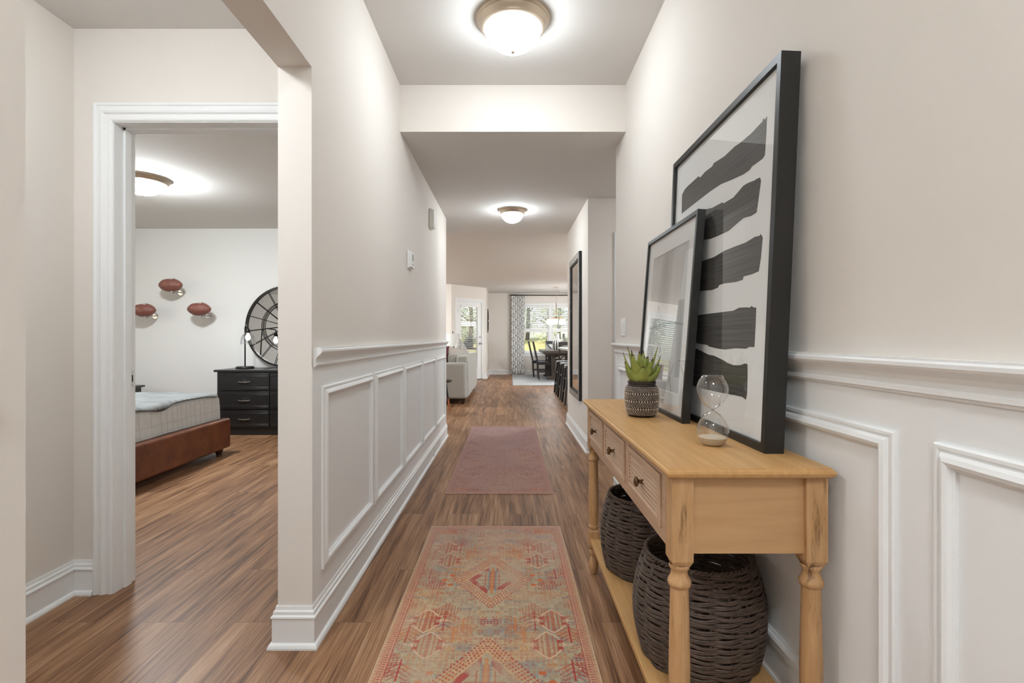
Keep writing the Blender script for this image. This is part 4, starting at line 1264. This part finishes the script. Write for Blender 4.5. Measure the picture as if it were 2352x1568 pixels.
# ------------------------------------------------------------------ living room
FAB = mat('light_grey_upholstery', (186, 184, 178), .95, bump=.4, bscale=500, c2=(170,168,162), vscale=90)
FAB2 = mat('beige_pillow_linen', (190, 182, 172), .95, bump=.4, bscale=500)
MAR = mat('maroon_pillow_fabric', (96, 44, 48), .9, bump=.4, bscale=400)
GRN = mat('grey_green_upholstery', (140, 146, 140), .95, bump=.4, bscale=400)
DW = mat('dark_wood_leg', (52, 32, 22), .4)
def rbox(x0, x1, y0, y1, z0, z1): return MB().box(x0, x1, y0, y1, z0, z1)
t = thing('sofa', (-1.13, 9.68, 0), 'light grey upholstered sofa seen from its arm end at the hallway mouth', 'sofa')
L_ = 1.22; D0, D1 = -.47, .45       # x from front to back
rbox(D0+.03, D1-.02, -L_+.05, L_-.05, .09, .42).build('base', FAB, t, bevel=.03, bseg=3)
for s_ in (-1, 1):
    y0, y1 = (-L_, -L_+.17) if s_ < 0 else (L_-.17, L_)
    rbox(D0, D1-.03, y0, y1, .09, .69).build('arm', FAB, t, bevel=.045, bseg=4)
mb = MB(); pts = [(D1-.20, .09), (D1, .09), (D1+.0, .60), (D1-.02, .80), (D1-.20, .80), (D1-.24, .45)]
mb.poly(lambda a, b, d: (a, d, b), pts, -L_+.14, L_-.02); mb.build('backrest', FAB, t, bevel=.04, bseg=4)
for s_ in (-1, 1):
    rbox(D0-.01, D1-.22, min(0, s_*(L_-.18))+.005, max(0, s_*(L_-.18))-.005, .41, .55).build('seat_cushion', FAB, t, bevel=.04, bseg=4)
    rbox(D1-.36, D1-.19, min(0, s_*(L_-.18))+.005, max(0, s_*(L_-.18))-.005, .53, .84).build('back_cushion', FAB, t, bevel=.055, bseg=4)
for lx in (D0+.09, D1-.09):
    for ly in (-L_+.07, L_-.07):
        MB().taper((lx, ly, 0), (lx, ly, .095), .05, .08).build('leg', DW, t)
def pillow(loc, rot, w_, h_, th, m, label):
    n = 16; mb = MB()
    vs = []; 
    for s_ in (1, -1):
        for i in range(n+1):
            for j in range(n+1):
                a, b = -1+2*i/n, -1+2*j/n
                k = (max(0, 1-a**4)*max(0, 1-b**4))**.5
                pinch = 1-.06*(1-abs(a)**3)*(abs(b)**4) ; pinch2 = 1-.06*(1-abs(b)**3)*(abs(a)**4)
                vs.append((a*w_/2*pinch2, s_*th/2*k, b*h_/2*pinch))
    N = (n+1)**2; fs = []
    for i in range(n):
        for j in range(n):
            q = i*(n+1)+j; fs.append((q, q+1, q+n+2, q+n+1)); fs.append((N+q+n+1, N+q+n+2, N+q+1, N+q))
    mb.add(vs, fs)
    bm_o = mb.build('throw_pillow', m, None, smooth='all', recalc=False)
    bm = bmesh.new(); bm.from_mesh(bm_o.data); bmesh.ops.remove_doubles(bm, verts=bm.verts, dist=.0004); bmesh.ops.recalc_face_normals(bm, faces=bm.faces); bm.to_mesh(bm_o.data); bm.free()
    bm_o.location = loc; bm_o.rotation_euler = rot
    return tag(bm_o, label, 'pillow')
pillow((-.99, 9.08, .735), (math.radians(-18), math.radians(14), math.radians(50)), .44, .44, .16, FAB2, 'beige throw pillow tilted on the sofa behind its near arm')
pillow((-.88, 9.50, .80), (math.radians(-14), math.radians(42), math.radians(62)), .44, .44, .15, mat('pale_patterned_pillow', (200,197,192), .95, c2=(150,146,142), vscale=22), 'pale patterned throw pillow leaning on the sofa back')
pillow((-1.24, 8.72, .75), (math.radians(-12), 0, math.radians(4)), .44, .42, .14, MAR, 'maroon throw pillow standing against the near sofa arm')
t = thing('armchair', (-1.62, 11.30, 0), 'grey green armchair beyond the sofa', 'armchair')
rbox(-.40, .40, -.38, .38, .10, .43).build('seat', GRN, t, bevel=.04, bseg=3)
rbox(-.42, -.27, -.40, .38, .10, .62).build('arm', GRN, t, bevel=.04, bseg=3); rbox(.27, .42, -.40, .38, .10, .62).build('arm', GRN, t, bevel=.04, bseg=3)
rbox(-.42, .42, .24, .42, .10, .82).build('backrest', GRN, t, bevel=.05, bseg=3)
for lx in (-.34, .34):
    for ly in (-.32, .34): MB().taper((lx, ly, 0), (lx, ly, .11), .03, .05).build('leg', DW, t)
pillow((-1.42, 11.36, .70), (math.radians(-12), math.radians(0), 0), .42, .42, .14, MAR, 'maroon throw pillow resting on the grey green armchair')
# end table + drum lamp
t = thing('end_table', (-1.33, 12.12, 0), 'dark round end table under the white drum lamp', 'table')
MB().lathe([(0,.54),(.21,.54),(.22,.55),(.22,.565),(.21,.57),(0,.57)], n=32).build('top', DW, t, smooth=40)
MB().lathe([(0,0),(.14,0),(.14,.02),(.03,.04),(.02,.1),(.025,.3),(.02,.5),(.05,.54),(0,.54)], n=24).build('pedestal', DW, t, smooth=40)
t = thing('table_lamp', (-1.33, 12.12, .57), 'white drum shade table lamp behind the sofa', 'lamp')
MB().lathe([(0,0),(.07,0),(.075,.01),(.03,.03),(.06,.08),(.075,.15),(.05,.22),(.015,.25),(.012,.34),(0,.34)], n=28).build('base', mat('white_ceramic', (225,222,216), .3), t, smooth=True)
MB().lathe([(.175,.305),(.180,.305),(.170,.625),(.165,.625),(.175,.305)], n=44).build('lamp_shade', mat('white_linen_shade', (222,220,216), .9), t, smooth=40)
MB().tube([(0,0,.34),(0,0,.66)], .006, 8).build('stem', DARKMETAL, t)
MB().ball((0,0,.665), .014, 12, 8).build('finial', DARKMETAL, t)
# small round stool table by the corridor mouth
t = thing('side_table', (-1.075, 7.72, 0), 'small dark round side table with tan-footed legs in front of the sofa', 'side table')
MB().lathe([(0,.435),(.20,.435),(.215,.445),(.215,.460),(.205,.468),(0,.468)], n=40).build('top', BLACKW, t, smooth=40)
TAN = mat('tan_wood', (168, 98, 50), .45)
for i in range(3):
    an = 2*PI*i/3 - .2; c_, s_ = math.cos(an), math.sin(an)
    top = Vector((.12*c_, .12*s_, .44)); bot = Vector((.195*c_, .195*s_, 0)); mid = bot+(top-bot)*.42
    lg = MB().tube([mid, top], [.016, .022], 12).build('leg', BLACKW, t, smooth=40)
    MB().tube([bot, mid], [.011, .016], 12).build('foot', TAN, lg, smooth=40)
# wall ornament on the return wall
t = thing('wall_ornament', (-.609, 14.25, 1.57), 'dark iron scroll ornament on the short wall beside the patio door', 'wall decor')
mb = MB(); mb.bar((.02, 0, -.33), (.02, 0, .33), .02); mb.bar((.02, -.16, .0), (.02, .16, .0), .02)
mb.build('bars', BLACK, t)
mb = MB()
for sz in (-1, 1):
    for sy in (-1, 1):
        mb.tube([(.03, sy*(.02+.10*math.sin(a_)), sz*(.06+.20*a_/PI)) for a_ in [PI*i/10 for i in range(11)]], .010, 6)
        mb.tube([(.035+.0, sy*(.07+.05*math.cos(a_)), sz*(.04+.04*math.sin(a_))) for a_ in [PI*i/8 for i in range(9)]], .008, 6)
mb.build('scrolls', BLACK, t, smooth='all')

# ------------------------------------------------------------------ dining area
RC = attr_mat('pale_dining_rug', .95, .4, 200)
Xr, Yr = np.meshgrid(np.linspace(.09, 3.2, 220), np.linspace(11.83, 15.20, 240), indexing='ij')
cr = 182 + 26*(vnoise(Xr*6, Yr*22, 3)-.5) + 18*(vnoise(Xr*40, Yr*40, 6)-.5)
tag(color_grid('dining_rug', Xr, Yr, np.full_like(Xr, .009), np.stack([cr-3, cr, cr+1], -1), RC, None, .008), 'pale grey woven rug under the dining table', 'rug')
TBZ = .009
TOPM = mat('dark_stained_oak', (78, 66, 56), .35, c2=(60, 50, 43), vscale=6, stretch=(20,2,1))
t = thing('dining_table', (1.40, 13.95, TBZ), 'long dark wood trestle dining table near the far window', 'table')
MB().box(-.53, .53, -1.0, 1.0, .69, .76).build('tabletop', TOPM, t, bevel=.005)
for yy in (-.62, .62):
    mb = MB()
    for xx in (-.24, .24):
        mb.box(xx-.05, xx+.05, yy-.045, yy+.045, .10, .69)
    mb.box(-.40, .40, yy-.04, yy+.04, .62, .69)
    mb.poly(lambda a, b, d: (a, d, b), [(-.42,0),(-.42,.04),(-.30,.09),(-.26,.16),(.26,.16),(.30,.09),(.42,.04),(.42,0)], yy-.05, yy+.05)
    mb.build('trestle', TOPM, t, bevel=.004)
MB().box(-.04, .04, -.6, .6, .28, .36).build('stretcher', TOPM, t, bevel=.004)
def xchair(loc, rz, label):
    t = thing('dining_chair', loc, label, 'chair', rz, group='dining chairs at the trestle table')
    mb = MB(); mb.box(-.225, .225, -.21, .21, .44, .465); s1 = mb.build('seat', BLACKG, t, bevel=.008, bseg=3)
    MB().box(-.20, .20, -.18, .18, .385, .44).build('seat_frame', BLACKW, t, bevel=.003)
    for sx in (-1, 1):
        MB().taper((sx*.19, -.18, 0), (sx*.19, -.18, .44), .028, .042).build('leg', BLACKW, t)   # front
        mb = MB(); pts = [(0,-.05,0),(0,.0,.22),(0,.02,.44),(0,.01+.02,.62),(0,-.0+.05,.82),(0,.095,.99)]
        pth = [(sx*.195, .165 + .028*math.sin(min(1, z/.44)*PI/2) + max(0, z-.44)*.22, z) for _, _, z in pts]
        for p, q in zip(pth[:-1], pth[1:]): mb.bar(p, q, .032, .036, up=(1,0,0))
        mb.build('leg', BLACKW, t)
    yb = lambda z: .193 + max(0, z-.44)*.22
    mb = MB(); mb.bar((-.21, yb(.95), .95), (.21, yb(.95), .95), .024, .085); mb.build('top_rail', BLACKW, t, bevel=.004)
    mb = MB(); mb.bar((-.19, yb(.54), .54), (.19, yb(.54), .54), .022, .04); mb.build('lower_rail', BLACKW, t)
    mb = MB(); mb.bar((-.185, yb(.55), .55), (.185, yb(.92), .92), .028, .016, up=(0,1,0)); mb.bar((.185, yb(.55), .55), (-.185, yb(.92), .92), .028, .016, up=(0,1,0)); mb.build('cross_brace', BLACKW, t)
    for sx in (-1, 1): MB().bar((sx*.19, -.17, .20), (sx*.192, .19, .20), .018, .022).build('stretcher', BLACKW, t)
    return t
# the chair's back is at +y locally; it faces -y
c0 = xchair((.95, 13.52, TBZ), PI/2, 'black dining chair at the left side of the table, nearer one')
dup(c0, (.86, 14.32, TBZ), PI/2, 'black dining chair at the left side of the table, nearer the window')
dup(c0, (1.43, 12.78, TBZ), PI, 'black cross-back dining chair turned away at the near table end')
dup(c0, (1.30, 15.02, TBZ), 0, 'black cross-back dining chair at the window end of the table')
dup(c0, (1.98, 13.60, TBZ), -PI/2, 'black dining chair on the far right side of the table')
# move near-end chair so that its back faces the hallway
t = thing('ceiling_vent', (1.62, 14.72, ZC), 'small white ceiling vent behind the pendant chandelier', 'vent')
MB().ring(lambda a, b, d: (a, b, -d), -.16, .16, -.08, .08, [(0,0),(0,.006),(.02,.008),(.025,0)]).build('frame', TRIM, t)
mb = MB()
for i in range(7): mb.box(-.14, .14, -.054+.018*i-.005, -.054+.018*i+.005, -.005, -.001)
mb.build('louvers', TRIM, t)
# vases
STR = attr_mat('striped_ceramic', .35, 0)
def vase(x, y, label, striped=True, s=.96):
    prof = [(0,0),(.07,0),(.095,.03),(.105,.09),(.105,.20),(.09,.26),(.055,.30),(.036,.33),(.032,.42),(.040,.455),(.034,.455),(.028,.42),(.0,.40)]
    prof = [(r*s, z*s) for r, z in prof]
    n = 48; m_ = len(prof); 
    # subdivide the profile
    P2 = []
    for (a, b) in zip(prof[:-1], prof[1:]):
        for k in range(4): P2.append((a[0]+(b[0]-a[0])*k/4, a[1]+(b[1]-a[1])*k/4))
    P2.append(prof[-1])
    rr = np.array([p[0] for p in P2]); zz = np.array([p[1] for p in P2])
    an = np.linspace(0, 2*PI, n*2+1)
    X = np.outer(np.cos(an), rr); Y = np.outer(np.sin(an), rr); Z = np.outer(np.ones_like(an), zz)
    if striped:
        k = (np.sin(an*9) > 0)[:, None] & (np.ones_like(zz) > 0)[None, :]
        g = np.where(k, 225, 60); 
    else:
        g = 128 + 60*(vnoise(np.outer(an*3, np.ones_like(zz)), np.outer(np.ones_like(an), zz*25), 4)-.5)
    C = np.stack([g, g, g-4], -1).astype(float)
    o = color_grid('vase', X, Y, Z, C, STR); o.location = (x, y, TBZ+.76)
    return tag(o, label, 'vase', group='bottle vases on the dining table')
vase(1.24, 13.45, 'black and white striped bottle vase, the leftmost on the dining table')
vase(1.33, 13.78, 'striped bottle vase in the middle of the table group', True)
vase(1.42, 13.28, 'grey mottled bottle vase, the rightmost on the dining table', False, .96)
t = thing('plate', (1.45, 13.12, TBZ+.76), 'white plate at the near end of the dining table', 'plate')
MB().lathe([(0,0),(.08,0),(.13,.012),(.135,.016),(.08,.006),(0,.005)], n=32).build('dish', mat('white_china', (238,238,236), .2), t, smooth=True)
# chandelier
t = thing('pendant_chandelier', (1.247, 13.5, ZC), 'bronze pendant chandelier with glowing glass shades over the dining table', 'chandelier')
BRZ = mat('bronze', (120, 82, 52), .35, metal=.85)
MB().lathe([(0,-.025),(.05,-.022),(.065,-.006),(.065,0),(0,0)], n=28).build('canopy', NICKEL, t, smooth=True)
mb = MB(); z = -.03
i = 0
while z > -.40:
    cc = []
    for k in range(10):
        a_ = 2*PI*k/10; u_, v_ = .008*math.cos(a_), .016*math.sin(a_)
        cc.append((u_ if i % 2 else 0, 0 if i % 2 else u_, z-.014+v_))
    mb.tube(cc, .0022, 5, closed=True); z -= .024; i += 1
mb.build('chain', NICKEL, t, smooth='all')
MB().tube([(0,0,-.42),(0,0,-.80)], .008, 8).build('rod', BRZ, t, smooth='all')
MB().lathe([(0,-.86),(.02,-.85),(.04,-.82),(.02,-.79),(0,-.78)], n=20).build('hub', BRZ, t, smooth=True)
CH = mat('glowing_chandelier_glass', (255, 246, 230), .3, emit=30.0)
for k in range(5):
    a_ = 2*PI*k/5 + 2.0; c_, s_ = math.cos(a_), math.sin(a_)
    am = MB().tube([(0,0,-.82)] + [(r*c_, r*s_, -.82+dz) for r, dz in ((.06,-.015),(.12,.005),(.17,.015),(.20,-.005),(.20,-.03))], .006, 8).build('arm', BRZ, t, smooth='all')
    MB().lathe([(.012,-.845),(.030,-.850),(.055,-.875),(.058,-.93),(.052,-.985),(.050,-.985),(.055,-.93),(.050,-.88),(.012,-.85)], (.20*c_, .20*s_, 0), 20).build('lamp_shade', CH, t, smooth=True)
    MB().lathe([(0,-.850),(.022,-.848),(.022,-.825),(0,-.82)], (.20*c_, .20*s_, 0), 14).build('socket', BRZ, t, smooth=True)
# curtain + rod
nu, nv = 170, 320
s_ = np.linspace(0, 1, nu); z_ = np.linspace(0, 1, nv)
U, V = np.meshgrid(s_, z_, indexing='ij')      # V 0 top
amp = .035*(1-.2*V)
Xc = .05 + .40*U + .012*np.sin(U*PI*14+1) ; Xc = Xc + (V > .93)*(V-.93)*1.2*(U-.35)
Yc = YW-.12 + amp*np.sin(U*PI*2*6.5) + .01*np.sin(V*9+U*5)
Zc = 2.345 - 2.325*V
Zc = Zc + (V > .93)*(.012*np.sin(U*60)+.012)
Yc = Yc - (V > .93)*(V-.93)*1.6*(.5+.5*np.sin(U*31+V*90))
arc = U*1.05; vh = V*2.33
Pq = .21; Q = .235
tri = np.abs(np.modf(vh/Q)[0]*2-1)
f1 = np.abs(np.modf(arc/Pq+tri*.5)[0]-.5); f2 = np.abs(np.modf(arc/Pq-tri*.5+5)[0]-.5)
dk = (f1 < .042) | (f2 < .042)
C = np.where(dk[..., None], np.array([92, 95, 100.]), np.array([232, 231, 228.]))
tag(color_grid('curtain', Xc, Yc, Zc, C, attr_mat('trellis_curtain', .9, .2, 300)), 'white floor-length curtain with dark trellis pattern at the far window', 'curtain')
t = thing('curtain_rod', (.04, YW-.12, 2.365), 'black curtain rod above the far window', 'curtain rod')
MB().tube([(-.02,0,0),(2.6,0,0)], .014, 12).build('rod', BLACK, t, smooth='all')
MB().ball((.115,0,0), .022, 14, 8).build('finial', BLACK, t, smooth='all')
for xx in (.2, 2.3): MB().box(xx-.01, xx+.01, 0, .12, -.012, .012).build('bracket', BLACK, t)
mb = MB()
for k in range(8):
    xx = .03+.052*k; mb.tube([(xx, .024*math.cos(a_), .024*math.sin(a_)-.004) for a_ in [2*PI*i/16 for i in range(16)]], .003, 5, closed=True)
mb.build('rings', BLACK, t, smooth='all')

# kitchen island and stools
t = thing('kitchen_island', (1.55, 8.6, 0), 'kitchen island with pale stone counter at the right beyond the hallway', 'kitchen island')
MB().box(-.25, .50, -1.15, 1.25, 0, .885).build('cabinet', TRIM, t, bevel=.003)
MB().box(-.60, .55, -1.25, 1.33, .885, .920).build('countertop', mat('pale_stone', (214,212,206), .25, c2=(180,178,172), vscale=20), t, bevel=.004)
def stool(loc, label):
    t = thing('bar_stool', loc, label, 'stool', group='black bar stools at the island')
    MB().box(-.16, .16, -.20, .20, .605, .645).build('seat', BLACKG, t, bevel=.012, bseg=3)
    cs = {}
    for sx in (-1, 1):
        for sy in (-1, 1):
            a = (sx*.185, sy*.215, 0); b = (sx*.125, sy*.155, .61)
            MB().taper(a, b, .036, .036).build('leg', BLACKW, t)
    P_ = lambda sx, sy, z: (sx*(.185-.06*z/.61), sy*(.215-.06*z/.61), z)
    for z in (.20, .42):
        for sx in (-1, 1): MB().bar(P_(sx,-1,z), P_(sx,1,z), .018, .028).build('stretcher', BLACKW, t)
        for sy in (-1, 1): MB().bar(P_(-1,sy,z+.06), P_(1,sy,z+.06), .018, .028).build('stretcher', BLACKW, t)
    return t
s0 = stool((1.10, 8.58, 0), 'black wooden bar stool at the island, the one nearest the hallway')
dup(s0, (1.10, 9.34, 0), 0, 'black wooden bar stool at the island, the middle one')
dup(s0, (1.10, 10.10, 0), 0, 'black wooden bar stool at the island, the farthest one by the dining table')

# ------------------------------------------------------------------ outside
GR = mat('lawn_grass', (196, 184, 120), .95, c2=(166, 160, 96), vscale=3.0)
Xg, Yg = np.meshgrid(np.linspace(-60, 60, 60), np.linspace(0, 1, 40)**1.3*80+15.6, indexing='ij')
def gz(x, y): return -.35 + 1.40*np.clip((y-16)/24, 0, 1)**1.1 + .05*np.sin(x*.4)*np.clip((y-16)/24, 0, 1)
mb = MB(); n_, m_ = Xg.shape
vs = [(Xg[i,j], Yg[i,j], float(gz(Xg[i,j], Yg[i,j]))) for i in range(n_) for j in range(m_)]
mb.add(vs, [(i*m_+j, (i+1)*m_+j, (i+1)*m_+j+1, i*m_+j+1) for i in range(n_-1) for j in range(m_-1)])
mb.build('lawn', GR)['kind'] = 'structure'
g2 = MB(); g2.box(-60, -5.6, -20, 15.6, -.6, -.36); g2.box(-5.6, -.73, 12.93, 15.6, -.6, -.36)
g2.build('ground', GR)['kind'] = 'structure'
struct('patio', MB().box(-5.5, -.735, 12.93, 18.5, -.34, -.10), mat('patio_stone', (206, 186, 152), .9, c2=(186,166,134), vscale=4))
t = thing('patio_table', (-1.22, 15.55, -.10), 'dark slatted patio table outside the glass door', 'table')
MB().box(-.45, .45, -.45, .45, .84, .88).build('tabletop', mat('weathered_dark_wood', (92,84,84), .7), t)
for lx in (-.4, .4):
    for ly in (-.4, .4): MB().box(lx-.03, lx+.03, ly-.03, ly+.03, 0, .84).build('leg', mat('weathered_dark_wood', (92,84,84), .7), t)
t = thing('patio_planter', (-1.22, 15.55, .78), 'grey planter with a spiky plant on the patio table outside the door', 'plant')
MB().taper((0,0,0), (0,0,.20), .24, .30).build('pot', mat('grey_planter', (120,120,128), .6), t, bevel=.01)
mb = MB()
for k in range(26):
    an = k*2.4; el = .35+.04*k
    c_, s_ = math.cos(an), math.sin(an); L1 = .26; wd = .022
    pts = [Vector((c_*L1*q*math.cos(el-.3*q), s_*L1*q*math.cos(el-.3*q), .19+L1*q*math.sin(el-.3*q))) for q in (0,.33,.66,1)]
    sd = Vector((-s_, c_, 0))
    vs = []
    for q, p in enumerate(pts): ww = wd*(1, 1, .6, .05)[q]; vs += [p-sd*ww, p+sd*ww, p+Vector((0,0,-.01))]
    mb.add(vs, [(q*3, q*3+1, q*3+4, q*3+3) for q in range(3)] + [(q*3+1, q*3+2, q*3+5, q*3+4) for q in range(3)] + [(q*3+2, q*3, q*3+3, q*3+5) for q in range(3)])
mb.build('leaves', mat('agave_leaf', (96,120,104), .6), t)
LV = [mat('tree_leaves_olive', (160, 172, 116), .9, c2=(110, 130, 84), vscale=1.5), mat('tree_leaves_blue', (150, 176, 158), .9, c2=(100, 128, 112), vscale=1.5), mat('tree_leaves_bright', (190, 196, 140), .9, c2=(140, 154, 100), vscale=1.5)]
BARK = mat('tree_bark', (74, 64, 56), .95)
def leafblob(mb, c, R, n, sz):
    for _ in range(n):
        d = Vector((random.gauss(0,1), random.gauss(0,1), random.gauss(0,1))); d.normalize()
        p = Vector(c) + Vector((d.x*R[0], d.y*R[1], d.z*R[2]))*random.random()**.4
        a = Vector((random.gauss(0,1), random.gauss(0,1), random.gauss(0,1))).normalized(); b = a.orthogonal().normalized()
        s_ = sz*random.uniform(.6, 1.3)
        mb.add([p-a*s_, p+b*s_*.5, p+a*s_, p-b*s_*.5], [(0,1,2,3)])
kinds = ['olive green leafy tree', 'blue green leafy tree', 'bright green leafy tree']
tp = []
for i in range(9): tp.append((-10.4+i*2.6+random.uniform(-.25,.25), 33+1.2*(i%2), random.uniform(6.0, 8.5), i % 3, '%s tree from the left in the row at the lawn edge' % ('first','second','third','fourth','fifth','sixth','seventh','eighth','ninth')[i]))
for i in range(8): tp.append((-9.1+i*2.6+random.uniform(-.25,.25), 37.5+.8*(i%2), random.uniform(8.5, 11), (i+1) % 3, '%s tree from the left in the taller back row' % ('first','second','third','fourth','fifth','sixth','seventh','eighth')[i]))
for (xx, yy, hh, kd, lb) in tp:
    z0 = float(gz(np.array(xx), np.array(yy))) - .1
    t = thing('tree', (xx, yy, z0), ('olive green', 'blue green', 'bright green')[kd] + ' leafy ' + lb, 'tree', group='trees beyond the lawn')
    mb = MB(); pts = [(0,0,0),(.1,.05,hh*.2),(0,.1,hh*.45),(.15,0,hh*.8)]
    mb.tube(pts, [.16,.13,.09,.04], 8)
    for k in range(7):
        an = random.uniform(0, 2*PI); zz = hh*random.uniform(.12, .6); L1 = random.uniform(.7, 1.1)
        mb.tube([(.05,.05,zz),(math.cos(an)*L1*.5, math.sin(an)*L1*.5, zz+.35),(math.cos(an)*L1, math.sin(an)*L1, zz+.5)], [.05,.035,.015], 5)
    mb.build('trunk', BARK, t, smooth='all')
    mb = MB()
    for k in range(12):
        an = random.uniform(0, 2*PI); rr = random.uniform(0, .55)
        leafblob(mb, (math.cos(an)*rr, math.sin(an)*rr, hh*(.10+.85*k/11)), (.85, .85, .7), 330, .065)
    mb.build('crown', LV[kd], t, recalc=False)
